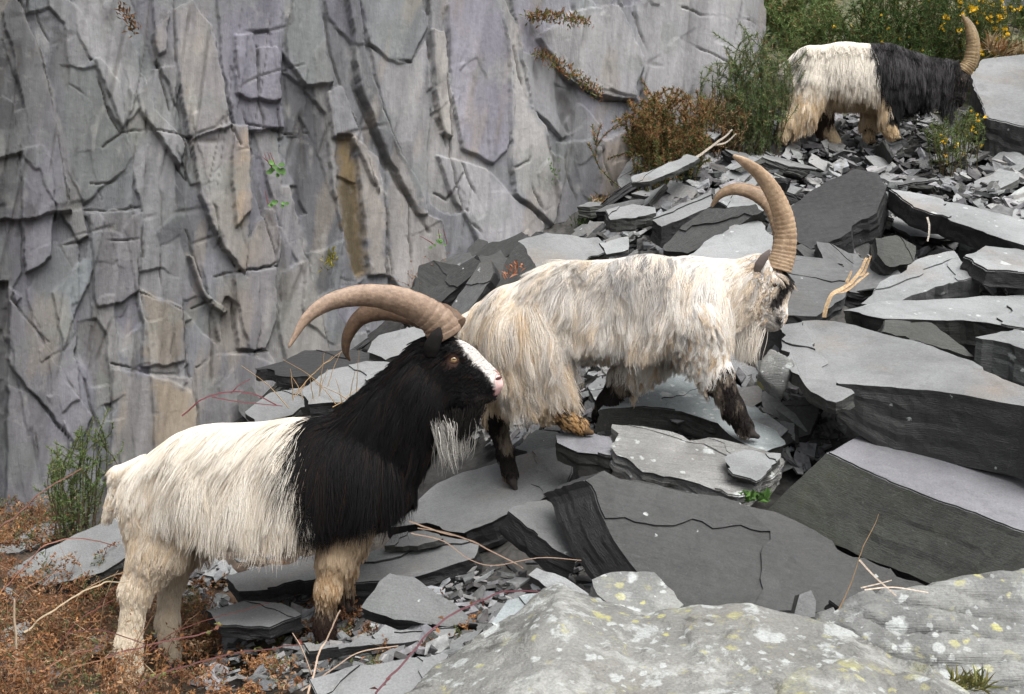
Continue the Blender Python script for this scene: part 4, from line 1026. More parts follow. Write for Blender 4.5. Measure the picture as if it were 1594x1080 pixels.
def nets(sdf, lo, hi, h):
    """naive surface nets"""
    ax = [np.arange(l, u_ + h, h) for l, u_ in zip(lo, hi)]
    S = [len(a) for a in ax]
    G = np.empty(S)
    for i, x in enumerate(ax[0]):
        Y, Z = np.meshgrid(ax[1], ax[2], indexing='ij')
        G[i] = sdf(np.stack([np.full(Y.size, x), Y.ravel(), Z.ravel()], -1)).reshape(S[1], S[2])
    ins = G < 0
    c = sum(ins[i:S[0] - 1 + i, j:S[1] - 1 + j, k:S[2] - 1 + k].astype(int) for i in (0, 1) for j in (0, 1) for k in (0, 1))
    act = (c > 0) & (c < 8)
    idx = -np.ones(act.shape, int)
    cell = np.argwhere(act)
    idx[act] = np.arange(len(cell))
    acc = np.zeros((len(cell), 3)); cnt = np.zeros(len(cell))
    cor = [(i, j, k) for i in (0, 1) for j in (0, 1) for k in (0, 1)]
    for a in cor:
        for b in cor:
            if sum(b) - sum(a) == 1 and all(y >= x for x, y in zip(a, b)):
                ga = G[cell[:, 0] + a[0], cell[:, 1] + a[1], cell[:, 2] + a[2]]
                gb = G[cell[:, 0] + b[0], cell[:, 1] + b[1], cell[:, 2] + b[2]]
                m = (ga < 0) != (gb < 0)
                t = np.where(m, ga / np.where(m, ga - gb, 1), 0)
                p = np.array(a) + t[:, None] * (np.array(b) - np.array(a))
                acc += p * m[:, None]; cnt += m
    V = (cell + acc / cnt[:, None]) * h + np.array(lo)
    Fq = []
    for d in range(3):
        e1, e2 = [(1, 2), (2, 0), (0, 1)][d]
        sl_a = [slice(None)] * 3; sl_b = [slice(None)] * 3
        sl_a[d] = slice(0, -1); sl_b[d] = slice(1, None)
        ch = ins[tuple(sl_a)] != ins[tuple(sl_b)]
        w_ = np.argwhere(ch)
        ok = np.all([(w_[:, e1] > 0), (w_[:, e2] > 0), (w_[:, e1] < S[e1] - 1), (w_[:, e2] < S[e2] - 1)], 0)
        w_ = w_[ok]
        def at(o1, o2):
            q = w_.copy(); q[:, e1] += o1; q[:, e2] += o2
            return idx[q[:, 0], q[:, 1], q[:, 2]]
        f = np.stack([at(-1, -1), at(0, -1), at(0, 0), at(-1, 0)], -1)
        flip = ins[tuple(w_.T)]
        f[~flip] = f[~flip][:, ::-1]
        Fq.append(f)
    Fq = np.concatenate(Fq)
    return V, Fq[(Fq >= 0).all(1)]

def hair_mat(name, rough=.55, spec=.14, back=.3):
    k = NB(name)
    c = k.attr('hcol').outputs['Color']
    hi = k.n('ShaderNodeHairInfo')
    c = k.mix(1.0, c, k.mix(hi.outputs['Random'], (.82, .81, .8), (1.12, 1.12, 1.12)), 'MULTIPLY')
    m = k.done(c, rough, None, spec)
    tr = k.n('ShaderNodeBsdfTranslucent'); k.l(c, tr.inputs['Color'])
    mx = k.n('ShaderNodeMixShader'); mx.inputs[0].default_value = back
    k.l(k.b.outputs[0], mx.inputs[1]); k.l(tr.outputs[0], mx.inputs[2]); k.l(mx.outputs[0], k.out.inputs['Surface'])
    return m
M['hair'] = hair_mat('hair')

def catmull(pts, n):
    pts = np.asarray(pts, float)
    p = np.r_[[2 * pts[0] - pts[1]], pts, [2 * pts[-1] - pts[-2]]]
    t = np.linspace(0, len(pts) - 1, n)
    i = np.minimum(t.astype(int), len(pts) - 2)
    f = (t - i)[:, None]
    a, b, c, d = p[i], p[i + 1], p[i + 2], p[i + 3]
    return .5 * (2 * b + (c - a) * f + (2 * a - 5 * b + 4 * c - d) * f ** 2 + (3 * b - a - 3 * c + d) * f ** 3)

def tube(cen, rad, sides=12, flat=1.0, up=(0, 1, 0), prof=None):
    """closed tube along world points; flat scales the section along `up`-ish"""
    cen = np.asarray(cen, float)
    n = len(cen)
    t = nrm(np.gradient(cen, axis=0))
    a = np.linspace(0, 2 * math.pi, sides, endpoint=False)
    V = []
    u0 = np.asarray(up, float)
    for i in range(n):
        x = nrm(np.cross(t[i], u0)); y = np.cross(x, t[i])
        u0 = y
        pr = np.ones(sides) if prof is None else prof(a)
        V.append(cen[i] + (np.outer(np.cos(a) * pr, x) + np.outer(np.sin(a) * pr * flat, y)) * rad[i])
    V = np.concatenate(V)
    i = np.arange(n - 1)[:, None] * sides + np.arange(sides)[None]
    j = np.arange(n - 1)[:, None] * sides + (np.arange(sides)[None] + 1) % sides
    f = np.stack([i, j, j + sides, i + sides], -1).reshape(-1, 4).tolist()
    f += [list(range(sides))[::-1], [(n - 1) * sides + q for q in range(sides)]]
    return V, f

def curves_obj(name, pts, rad, col, parent, mat):
    """pts (N, K, 3) world; rad (N, K); col (N, 3)"""
    N, K = pts.shape[:2]
    cd = bpy.data.hair_curves.new(name)
    cd.add_curves([K] * N)
    org = np.array(parent['org'])
    cd.position_data.foreach_set('vector', (pts - org).astype(np.float32).ravel())
    ra = cd.attributes.get('radius') or cd.attributes.new('radius', 'FLOAT', 'POINT')
    ra.data.foreach_set('value', rad.astype(np.float32).ravel())
    ca = cd.attributes.new('hcol', 'FLOAT_COLOR', 'CURVE')
    ca.data.foreach_set('color', np.c_[col, np.ones(N)].astype(np.float32).ravel())
    cd.materials.append(mat)
    o = bpy.data.objects.new(name, cd)
    COL.objects.link(o)
    o.parent = parent
    return o

class Goat:
    def __init__(self, label, Y, prims, base, scale, skincol, k=14, cuts=(), vox=3.2, lo=None, hi=None):
        self.Y, self.s = Y, scale                 # scale: photo pixels relative to the nearest goat
        self.B = Body(prims, k * scale, cuts)
        self.root = tag(empty('goat', self.W(np.array([base], float))[0]), label, 'goat', 'feral goats on the scree')
        P_ = np.array([list(p[1]) + [p[2]] for p in prims] + [list(p[3]) + [p[4]] for p in prims], float)
        lo = (P_[:, :3] - P_[:, 3:]).min(0) - 8; hi = (P_[:, :3] + P_[:, 3:]).max(0) + 8
        V, Fq = nets(self.B.sdf, lo, hi, vox * scale if vox > 2.5 else vox)
        self.V, self.F = V, Fq
        reg = self.B.region(V)
        col = skincol(V, reg, vnoise(V / (9 * scale), 5), vnoise(V / (25 * scale), 6))
        self.skincol = skincol
        self.body = mesh_obj('body', self.W(V), Fq, M['skin'], self.root, smooth=True, attrs={'col': ('FLOAT_COLOR', np.c_[col, np.ones(len(col))])})
    def W(self, q):
        q = np.asarray(q, float)
        p = P(q[..., 0], q[..., 1], self.Y)
        p[..., 1] += q[..., 2] * self.Y / F
        return p
    def Wp(self, q):
        """photo position kept after the sideways shift (horns, eyes)"""
        q = np.asarray(q, float)
        return P(q[..., 0], q[..., 1], self.Y + q[..., 2] * self.Y / F)
    def fur(self, name, N, regs, nseg=7, seed=1, colfn=None, clump=.8, wave=0.0, dn=.28, keep=None, rad=.0011, per=14, flowfn=None):
        r = np.random.default_rng(seed)
        s = self.s
        T = np.r_[self.F[:, [0, 1, 2]], self.F[:, [0, 2, 3]]]
        a, b, c = self.V[T[:, 0]], self.V[T[:, 1]], self.V[T[:, 2]]
        ar = np.linalg.norm(np.cross(b - a, c - a), axis=1)
        tr = self.B.region((a + b + c) / 3)
        dens = np.array([regs[x][4] if x in regs else 0.0 for x in tr])
        pw = ar * dens; pw /= pw.sum()
        ti = r.choice(len(T), N, p=pw)
        u1, u2 = r.random(N), r.random(N)
        fl = u1 + u2 > 1; u1[fl] = 1 - u1[fl]; u2[fl] = 1 - u2[fl]
        p = a[ti] + (b - a)[ti] * u1[:, None] + (c - a)[ti] * u2[:, None]
        if keep is not None:
            m = keep(p); p = p[m]; ti = ti[m]; N = len(p)
        reg = tr[ti]
        n = self.B.grad(p)
        L = np.array([regs[x][0] for x in reg]) * s
        D = np.array([regs[x][1] for x in reg], float)
        lift = np.array([regs[x][2] for x in reg])
        gv = np.array([regs[x][3] for x in reg])
        if flowfn is not None: L, D, lift, gv = flowfn(p, n, reg, L, D, lift, gv)
        # smooth the comb between regions
        nb = np.stack([fbm(p / (40 * s), 91 + q_, 2) for q_ in range(3)], -1)
        D = nrm(nrm(D) + dn * nb)
        L = L * (0.72 + .5 * r.random(N)) * (.85 + .4 * vnoise(p / (30 * s), 95))
        # a few samples of the neighbours' comb, averaged
        kd = kdtree.KDTree(N)
        sub = r.choice(N, min(N, 4000), replace=False)
        kd = kdtree.KDTree(len(sub))
        for q_, i_ in enumerate(sub): kd.insert(p[i_], q_)
        kd.balance()
        M_ = max(50, N // per)
        gi = r.choice(N, M_, replace=False)
        kg = kdtree.KDTree(M_)
        for q_, i_ in enumerate(gi): kg.insert(p[i_], q_)
        kg.balance()
        near = np.array([kg.find(x)[1] for x in p])
        Dg = D[gi].copy(); Lg = L[gi].copy(); lg = lift[gi].copy()
        for q_, i_ in enumerate(gi):
            nn_ = [sub[f_[1]] for f_ in kd.find_n(p[i_], 9)]
            Dg[q_] = D[nn_].mean(0); Lg[q_] = .5 * L[nn_].mean() + .5 * L[i_]; lg[q_] = lift[nn_].mean()
        D = nrm(.35 * D + .65 * nrm(Dg)[near] + .12 * r.normal(size=(N, 3)))
        L = .4 * L + .6 * Lg[near] * (.8 + .4 * r.random(N))
        lift = .4 * lift + .6 * lg[near]
        ft = D - (D * n).sum(1, keepdims=True) * n
        d = nrm(nrm(ft + 1e-6) + n * lift[:, None])
        x = p - n * .8
        pts = [x.copy()]
        st = (L / nseg)[:, None]
        for q_ in range(nseg):
            x = x + d * st
            sd = self.B.sdf(x)
            m = sd < 1.8 * s
            if m.any():
                g = self.B.grad(x[m])
                x[m] += g * (1.8 * s - sd[m])[:, None]
                d[m] = nrm(d[m] - np.minimum(0, (d[m] * g).sum(1, keepdims=True)) * g)
            d = nrm(d + gv[:, None] * np.array([0, 1, 0]) * .5 + D * .18)
            pts.append(x.copy())
        pts = np.stack(pts, 1)
        ss = np.linspace(0, 1, nseg + 1)
        gp = pts[gi].copy()
        if wave:
            ax = nrm(np.cross(gp[:, -1] - gp[:, 0], n[gi]))
            ph = r.uniform(0, 6.28, M_); fr = r.uniform(.7, 1.6, M_)
            gp += ax[:, None, :] * (wave * s * ss[None, :, None] ** .8) * np.sin(6.28 * fr[:, None] * ss[None] + ph[:, None])[..., None] * np.clip(L[gi] / (50 * s), .2, 1.3)[:, None, None]
        cl = (clump * ss ** .9)[None, :, None] * (.65 + .35 * r.random(N))[:, None, None]
        off = gp[near] - pts
        # clumped strands follow their lock but keep a little of their own place
        pts = pts + cl * off
        lock = r.random(M_)[near]
        col = (colfn or self.skincol)(p, reg, lock, vnoise(p / (25 * s), 6))
        rr = rad * (.75 + .5 * r.random(N))[:, None] * (1 - .75 * ss[None] ** 2)
        return curves_obj(name, self.W(pts), rr, col, self.root, M['hair'])
    def horn(self, line, radii, rings=22, col=((.26, .19, .13), (.13, .09, .06)), seed=0, rid=.05, proj=True, n=150):
        cen = catmull(line, n)
        W = self.Wp(cen)
        r0 = np.interp(np.linspace(0, len(radii) - 1, n), np.arange(len(radii)), radii)
        f = np.linspace(0, 1, n)
        # growth rings: crowded and strong near the head, fading to the tip
        ph = rings * (1 - (1 - f) ** 1.5) + .8 * fbm(np.c_[f * 7, f * 0], 300 + seed, 3)
        q = ph - np.floor(ph)
        ring = np.where(q < .78, .25 + .75 * np.sin(math.pi * q / 1.56), np.cos((q - .78) / .22 * math.pi / 2)) * (1 - .75 * f)
        r_ = r0 * (1 + rid * (ring - .5)) * self.Y / F
        r_ = r_ * (1 + .035 * fbm(np.c_[f * 14, f * 0 + 3], 340 + seed, 3)); r_[-1] *= .3
        S = 20
        V, Fc = tube(W, r_, S, .72, (0, 1, 0), lambda a: 1 + .10 * np.cos(a) ** 4)
        cc = np.repeat(f, S)
        rg = np.repeat(ring, S)
        nz = fbm(np.c_[V * 18], 310 + seed, 4)
        grain = fbm(np.c_[np.tile(np.arange(S) * 2.7, n), cc * 5, cc * 0], 330 + seed, 3)
        t = np.clip(.55 + .55 * nz + .55 * grain - .4 * (1 - rg) * (1 - cc), 0, 1)[:, None]
        c = np.array(col[0]) * t + np.array(col[1]) * (1 - t)
        o = mesh_obj('horn', V, Fc, M['horn'], self.root, smooth=True, attrs={'col': ('FLOAT_COLOR', np.c_[c, np.ones(len(c))])})
        return o
    def ear(self, line, radii, col, flat=.35):
        cen = catmull(line, 16)
        r_ = np.interp(np.linspace(0, len(radii) - 1, 16), np.arange(len(radii)), radii) * self.Y / F
        V, Fc = tube(self.Wp(cen), r_, 12, flat, (0, 1, 0))
        c = np.tile(col, (len(V), 1)) * (1 + .2 * fbm(V * 40, 3))[:, None]
        return mesh_obj('ear', V, Fc, M['skin'], self.root, smooth=True, attrs={'col': ('FLOAT_COLOR', np.c_[c, np.ones(len(c))])})
    def eye(self, pos, r, iris=(.42, .24, .09), side=-1, lid=(.05, .03, .025)):
        c = self.Wp(np.asarray(pos, float))
        R = r * self.Y / F
        def ball(cc, rad):
            th = np.linspace(0, 2 * math.pi, 18, endpoint=False); ph = np.linspace(0, math.pi, 12)
            T, Ph = np.meshgrid(th, ph)
            d = np.stack([np.sin(Ph) * np.cos(T), np.sin(Ph) * np.sin(T), np.cos(Ph)], -1).reshape(-1, 3)
            i = np.arange(11)[:, None] * 18 + np.arange(18)[None]; j = np.arange(11)[:, None] * 18 + (np.arange(18)[None] + 1) % 18
            return d * rad + cc, np.stack([i, i + 18, j + 18, j], -1).reshape(-1, 4)
        V, Fc = ball(c, np.array([R, R, R]))
        e = mesh_obj('eye', V, Fc, M['eye_dark' if iris is None else 'eye'], self.root, smooth=True)
        e['org'] = self.root['org']
        V, Fc = ball(c + [R * .12, side * R * .80, R * .02], np.array([R * .52, R * .26, R * .22]))
        pu = mesh_obj('pupil', V, Fc, M['pupil'], e, smooth=True)
        # eyelid rim
        a = np.linspace(0, 2 * math.pi, 28)
        rim = c + np.stack([np.cos(a) * R * 1.12, np.full(28, side * R * .42), np.sin(a) * R * .80], -1)
        V, Fc = tube(rim, np.full(28, R * .26), 8, 1, (0, 1, 0))
        mesh_obj('eyelid', V, Fc, M['lid_dark'] if lid is None else M['lid_brown'], self.root, smooth=True)
    def hoof(self, u, v, w_, r, dirn=(1, .25), col=(.03, .026, .024)):
        """cloven hoof: two claws"""
        d = nrm(np.array([dirn[0], dirn[1], 0.]))
        pr = []
        for sgn in (-1, 1):
            a = np.array([u, v, w_ + sgn * r * .48])
            pr.append(('c', a - d * r * .3 - [0, r * .75, 0], r * .62, a + d * r * .1, r * .62, .75))
            pr.append(('c', a - d * r * .35 + [0, r * .15, 0], r * .5, a + d * r * 1.0 + [0, r * .15, 0], r * .36, .8))
        B = Body(pr, r * .25)
        V, Fq = nets(B.sdf, np.array([u - 2.4 * r, v - 2.4 * r, w_ - 2.0 * r]), np.array([u + 2.6 * r, v + 1.7 * r, w_ + 2.0 * r]), r * .16)
        c = np.tile(col, (len(V), 1)) * (1 + .3 * fbm(V / r * 2, 4))[:, None]
        return mesh_obj('hoof', self.W(V), Fq, M['skin'], self.root, smooth=True, attrs={'col': ('FLOAT_COLOR', np.c_[c, np.ones(len(c))])})
    def tress(self, name, roots, N, L, flow, col, seed=0, spread=6, grav=.5, rad=.001, nseg=8, wave=3.0, jit=.15):
        """hanging hair (a beard): roots is a list of photo positions strung along the jaw"""
        r = np.random.default_rng(seed)
        s = self.s
        f = r.random(N) * (len(roots) - 1)
        i = np.minimum(f.astype(int), len(roots) - 2)
        ro = np.asarray(roots, float)
        x = ro[i] + (ro[i + 1] - ro[i]) * (f - i)[:, None] + r.normal(0, 1, (N, 3)) * spread * s * np.array([1, .6, 1])
        d = nrm(np.asarray(flow, float) + r.normal(0, jit, (N, 3)))
        Ls = L * s * (.45 + .6 * r.random(N))
        lk = r.integers(0, 14, N)
        lf = r.normal(0, .12, (14, 3)); lph = r.uniform(0, 6.28, 14)
        d = nrm(d + lf[lk])
        cen = np.stack([x[lk == q].mean(0) if (lk == q).any() else x[0] for q in range(14)])
        pts = [x.copy()]
        for q in range(nseg):
            x = x + d * (Ls / nseg)[:, None]
            d = nrm(d + [0, grav * .3, 0])
            y = x.copy()
            y[:, 0] += wave * s * np.sin(lph[lk] + q * .9) * (q / nseg)
            pts.append(y)
        pts = np.stack(pts, 1)
        ss = np.linspace(0, 1, nseg + 1)
        gc = np.stack([pts[lk == q].mean(0) if (lk == q).any() else pts[0] for q in range(14)])
        pts += (.55 * ss[None, :, None] ** 1.5) * (gc[lk] - pts)
        c = np.asarray(col, float)
        t = r.random(14)[lk][:, None]
        cc = c[0] * t + c[1] * (1 - t)
        return curves_obj(name, self.W(pts), rad * (1 - .8 * ss[None] ** 2) * np.ones((N, 1)), cc, self.root, M['hair'])

def plain(name, col, rough, spec=.5):
    k = NB(name)
    n = k.noise(k.obj(), 90, 3)
    return k.done(k.mix(n, tuple(c * .8 for c in col), tuple(c * 1.2 for c in col)), rough, None, spec)
M['horn'] = mat_attr('horn', 'col', .5, 70.0, .35, .25, .35)
M['eye'] = plain('eye', (.40, .27, .13), .12, .6)
M['eye_dark'] = plain('eye_dark', (.1, .06, .03), .12, .6)
M['pupil'] = plain('pupil', (.008, .008, .008), .1, .6)
M['lid_brown'] = plain('lid_brown', (.09, .045, .03), .6, .3)
M['lid_dark'] = plain('lid_dark', (.02, .018, .017), .6, .3)
M['nostril'] = plain('nostril', (.06, .02, .02), .5, .3)

WHITE, CREAM, TAN, BLACK, BRBLK, GREY, DUST = (np.array(x) for x in ((.80, .765, .70), (.66, .55, .41), (.46, .31, .17), (.0075, .007, .0075), (.026, .016, .012), (.30, .29, .285), (.58, .52, .44)))
def soft(x, a, w_=.16):
    return sstep(a - w_, a + w_, x)
def mixc(a, b, t):
    t = np.clip(t, 0, 1)[:, None]
    return a * (1 - t) + b * t

# ---- the near black-and-white goat
def g1col(p, reg, lock, big):
    u, v, w_ = p[:, 0], p[:, 1], p[:, 2]
    c = mixc(np.tile(WHITE, (len(p), 1)), CREAM, sstep(690, 850, v + 60 * (lock - .5)) * .7 + soft(lock, .68) * .42)
    c = mixc(c, DUST, soft(-lock, -.2) * sstep(720, 860, v) * .6)
    ub = np.interp(v, [600, 640, 700, 780, 850], [486, 486, 490, 494, 496]) + 10 * (lock - .5)
    front = np.isin(reg, ['shoulder', 'neck', 'head', 'muzzle', 'torso'])
    blk = (u > ub) & front
    bc = mixc(np.tile(BLACK, (len(p), 1)), BRBLK, soft(lock, .88, .1) * .5)
    bc = mixc(bc, np.array((.10, .05, .027)), ((lock > .97) & (u < 640) & (v > 690)) * .35)
    c = np.where(blk[:, None], bc, c)
    leg = np.isin(reg, ['arm', 'foreleg'])
    lc = mixc(np.tile(CREAM, (len(p), 1)), TAN, .3 + .6 * soft(lock, .4) * sstep(840, 900, v))
    lc = mixc(lc, np.array((.035, .022, .018)), sstep(905, 945, v + 22 * (lock - .5)))
    c = np.where(leg[:, None], lc, c)
    hl = np.isin(reg, ['shank'])
    c = np.where(hl[:, None], mixc(np.tile(np.array((.70, .63, .52)), (len(p), 1)), CREAM, lock * .6), c)
    # white blaze down the nose, pink lips
    d = line_d(u, v, [(722, 532), (742, 556), (770, 580), (786, 598)])
    hd = np.isin(reg, ['head', 'muzzle'])
    bl = hd * (1 - sstep(4, 10, d + 2 * (lock - .5) - sstep(735, 780, u) * 8))
    c = mixc(c, np.array((.72, .69, .66)), bl)
    pk = hd * sstep(769, 774, u) * (1 - sstep(613, 617, v))
    c = mixc(c, np.array((.60, .36, .34)), pk * .85)
    dkl = hd * sstep(612, 616, v) * sstep(735, 750, u) * sstep(-100, 0, u)
    c = mixc(c, np.array((.03, .025, .025)), dkl * (u < 774))
    er = hd * (1 - sstep(8, 13, np.hypot(u - 707, v - 560)))
    c = mixc(c, np.array((.045, .024, .018)), er)
    return c
pr1 = [('rump', (290, 744, 0), 60, (335, 748, 0), 80, .92), ('torso', (330, 748, 0), 86, (460, 748, 0), 92, .92), ('shoulder', (470, 748, 0), 94, (560, 738, 0), 84, .82),
       ('neck', (560, 716, 0), 80, (658, 604, 0), 50, .64), ('neck', (614, 648, 0), 46, (672, 566, 0), 36, .64),
       ('head', (690, 560, 0), 37, (715, 572, 0), 35, .72), ('head', (712, 575, 0), 34, (748, 590, 0), 22, .66), ('muzzle', (745, 588, 0), 21, (767, 598, 0), 15.5, .8),
       ('head', (694, 590, 0), 40, (722, 612, 0), 26, .6), ('muzzle', (722, 612, 0), 24, (762, 613, 0), 9.5, .75),
       ('head', (706, 548, -20), 12, (722, 552, -19), 7, 1), ('head', (706, 548, 20), 12, (722, 552, 19), 7, 1), ('muzzle', (772, 592, -6), 7, (775, 598, -6), 7, 1), ('muzzle', (772, 592, 6), 7, (775, 598, 6), 7, 1),
       ('tail', (226, 720, 0), 11, (184, 735, 0), 7.5, .9), ('tail', (184, 735, 0), 7, (169, 796, 0), 4, .9),
       ('thigh', (262, 770, -34), 62, (262, 840, -42), 42, .62), ('thigh', (262, 840, -42), 38, (228, 905, -46), 22, .7), ('shank', (228, 905, -46), 18.5, (216, 990, -48), 14, .85), ('shank', (216, 990, -48), 17, (222, 1046, -48), 17, .9),
       ('thigh', (270, 770, 34), 58, (278, 840, 42), 38, .62), ('thigh', (278, 840, 42), 32, (252, 905, 46), 21, .7), ('shank', (252, 905, 46), 18, (246, 980, 48), 14, .85), ('shank', (246, 980, 48), 15, (252, 1030, 48), 15, .9),
       ('arm', (545, 790, -48), 42, (530, 855, -52), 23, .75), ('foreleg', (530, 855, -52), 20, (519, 905, -52), 15, .9), ('foreleg', (519, 905, -52), 15.5, (514, 960, -52), 11.5, .9), ('foreleg', (514, 960, -52), 13, (516, 976, -52), 14, .9),
       ('arm', (552, 790, 48), 38, (542, 850, 52), 21, .75), ('foreleg', (542, 850, 52), 18, (533, 900, 52), 13, .9), ('foreleg', (533, 900, 52), 13, (531, 945, 52), 10.5, .9)]
cut1 = [('m', (742, 618, -60), 1.6, (772, 611, -60), 1.6, 40)]
g1 = Goat('black-fronted white goat with a white blaze standing nearest, nose behind the other goat\'s rump', 3.7, pr1, (380, 1000, 0), 1.0, g1col, cuts=[])
R1 = {'rump': (50, (-.12, 1, 0), .14, .3, 1), 'torso': (66, (-.12, 1, 0), .28, .25, 1), 'shoulder': (74, (-.08, 1, 0), .3, .25, 1.1), 'neck': (66, (-.45, .9, 0), .45, .3, 1.2),
      'head': (7, (-.8, .5, 0), .28, .1, 1.5), 'muzzle': (3, (-.8, .2, 0), .3, 0, 1.0), 'tail': (19, (-.2, 1, 0), .3, .25, 3.5), 'thigh': (38, (-.2, 1, 0), .2, .25, 1),
      'shank': (10, (-.05, 1, 0), .3, .2, 1.3), 'arm': (26, (-.1, 1, 0), .25, .3, 1), 'foreleg': (10, (0, 1, 0), .3, .2, 1.2)}
def flow1(p, n, reg, L, D, lift, gv):
    up = (n[:, 1] < -.55) & (reg == 'neck')
    D = np.where(up[:, None], np.array([-.75, .25, 0.]), D); lift = np.where(up, .75, lift); L = np.where(up, 30, L)
    cb = np.interp(p[:, 0], [560, 610, 660, 700], [842, 824, 772, 716]) + 24 * (vnoise(p / 14, 83) - .5)
    bm = np.isin(reg, ['shoulder', 'neck']) & (p[:, 0] > 540); L = np.where(bm, np.minimum(L, np.maximum(14, cb - p[:, 1])), L)
    jaw = (reg == 'head') & (p[:, 1] > 606); L = np.where(jaw, 22, L); D = np.where(jaw[:, None], np.array([-.2, 1, 0.]), D)
    pol = (reg == 'head') & (p[:, 0] < 690) & (p[:, 1] < 600); L = np.where(pol, 20, L)
    rr_ = vnoise(p / 18, 77)
    fl = np.isin(reg, ['torso', 'rump']); L = np.where(fl, np.clip(808 + 34 * rr_ + .05 * (p[:, 0] - 300) - p[:, 1], 26, 105), L)
    rp = fl & (p[:, 0] < 290); L = np.where(rp, np.minimum(L, 62), L)
    sh = (reg == 'shoulder'); L = np.where(sh, np.clip(np.interp(p[:, 0], [540, 600, 650], [812, 800, 770]) + 26 * rr_ - p[:, 1], 16, 120), L)
    nk = (reg == 'neck') & ~up; L = np.where(nk, np.minimum(np.maximum(14, cb - p[:, 1]), 42 + 62 * np.random.default_rng(4).random(len(p)) ** 1.3), L)
    bk_ = (reg == 'rump') & (n[:, 0] < -.35); L = np.where(bk_, 24, L); D = np.where(bk_[:, None], np.array([.05, 1, 0.]), D)
    lt = (reg == 'thigh') & (p[:, 1] > 850); L = np.where(lt, 18, L)
    sp = (n[:, 1] < -.8) & np.isin(reg, ['torso', 'rump', 'shoulder']); L = np.where(sp, 95, L); lift = np.where(sp, .10, lift)
    D = np.where(sp[:, None], np.c_[np.full(len(p), -.3), np.full(len(p), .3), np.sign(p[:, 2]) * .8], D)
    return L, D, lift, gv
def keep1(p):
    return (np.hypot((p[:, 0] - 708) / 1.25, p[:, 1] - 559) > 9.5) & ~((p[:, 0] > 772) & (p[:, 1] > 584)) & (np.hypot(p[:, 0] - 694, p[:, 1] - 512) > 14)
g1.fur('coat', 120000, R1, seed=1, wave=5.0, clump=.68, per=10, rad=.00085, dn=.42, keep=keep1, flowfn=flow1)
g1.horn([(694, 524, -14), (680, 500, -22), (652, 480, -34), (608, 464, -50), (560, 460, -66), (512, 471, -84), (476, 497, -98), (449, 541, -110)], [25, 23.5, 21.5, 18.5, 15.5, 12, 8, 2.0], 13, ((.31, .225, .165), (.17, .115, .08)), 1, rid=.06)
g1.horn([(704, 516, 14), (686, 498, 24), (650, 486, 40), (606, 480, 60), (566, 490, 84), (543, 518, 104), (538, 545, 116), (545, 562, 122)], [26, 24, 22, 19, 15.5, 12, 8, 2.2], 13, ((.16, .10, .065), (.075, .048, .03)), 2, rid=.06)
g1.ear([(670, 556, -28), (672, 540, -36), (680, 522, -42), (685, 509, -44)], [8, 12, 10, 2], (.012, .01, .01))
g1.ear([(678, 552, 28), (680, 538, 36), (688, 522, 42), (694, 511, 44)], [8, 12, 10, 2], (.012, .01, .01))
g1.eye((706, 559, -24.2), 6.2)
g1.eye((706, 559, 24.2), 6.2, side=1)
for u, v, w_ in ((222, 1062, -48), (252, 1046, 48)): g1.hoof(u, v, w_, 15, (1, .1))
for u, v, w_ in ((517, 992, -52), (533, 958, 52)): g1.hoof(u, v, w_, 12, (1, .1), (.02, .016, .014))
g1.tress('beard', [(696, 640, -6), (716, 640, 0), (744, 626, 0)], 1500, 56, (-.1, 1, -.05), [(.014, .013, .013), (.02, .017, .016)], 3, 8)
g1.tress('beard_tip', [(700, 668, -4), (712, 664, -2), (742, 648, 0)], 120, 66, (.02, 1, -.05), [(.58, .56, .52), (.2, .19, .18)], 8, 4, jit=.1, rad=.0008)
g1.tress('throat_tuft', [(676, 652, -34), (690, 660, -32), (700, 655, -22)], 110, 84, (.12, 1, -.1), [(.70, .68, .64), (.05, .045, .04)], 4, 8)

def nostril(g, pos, r):
    c = g.Wp(np.asarray(pos, float)); R = r * g.Y / F
    a = np.linspace(0, 2 * math.pi, 14, endpoint=False)
    V, Fc = tube(c + np.outer(np.linspace(-1, 1, 7), [R * 1.3, R * .2, R * .5]), R * np.sqrt(np.clip(1.02 - np.linspace(-1, 1, 7) ** 2, .02, 1)) * .55, 8, 1, (0, 1, 0))
    mesh_obj('nostril', V, Fc, M['nostril'], g.root, smooth=True)
nostril(g1, (775.5, 589, -11.5), 4.6); nostril(g1, (775.5, 589, 11.5), 4.6)

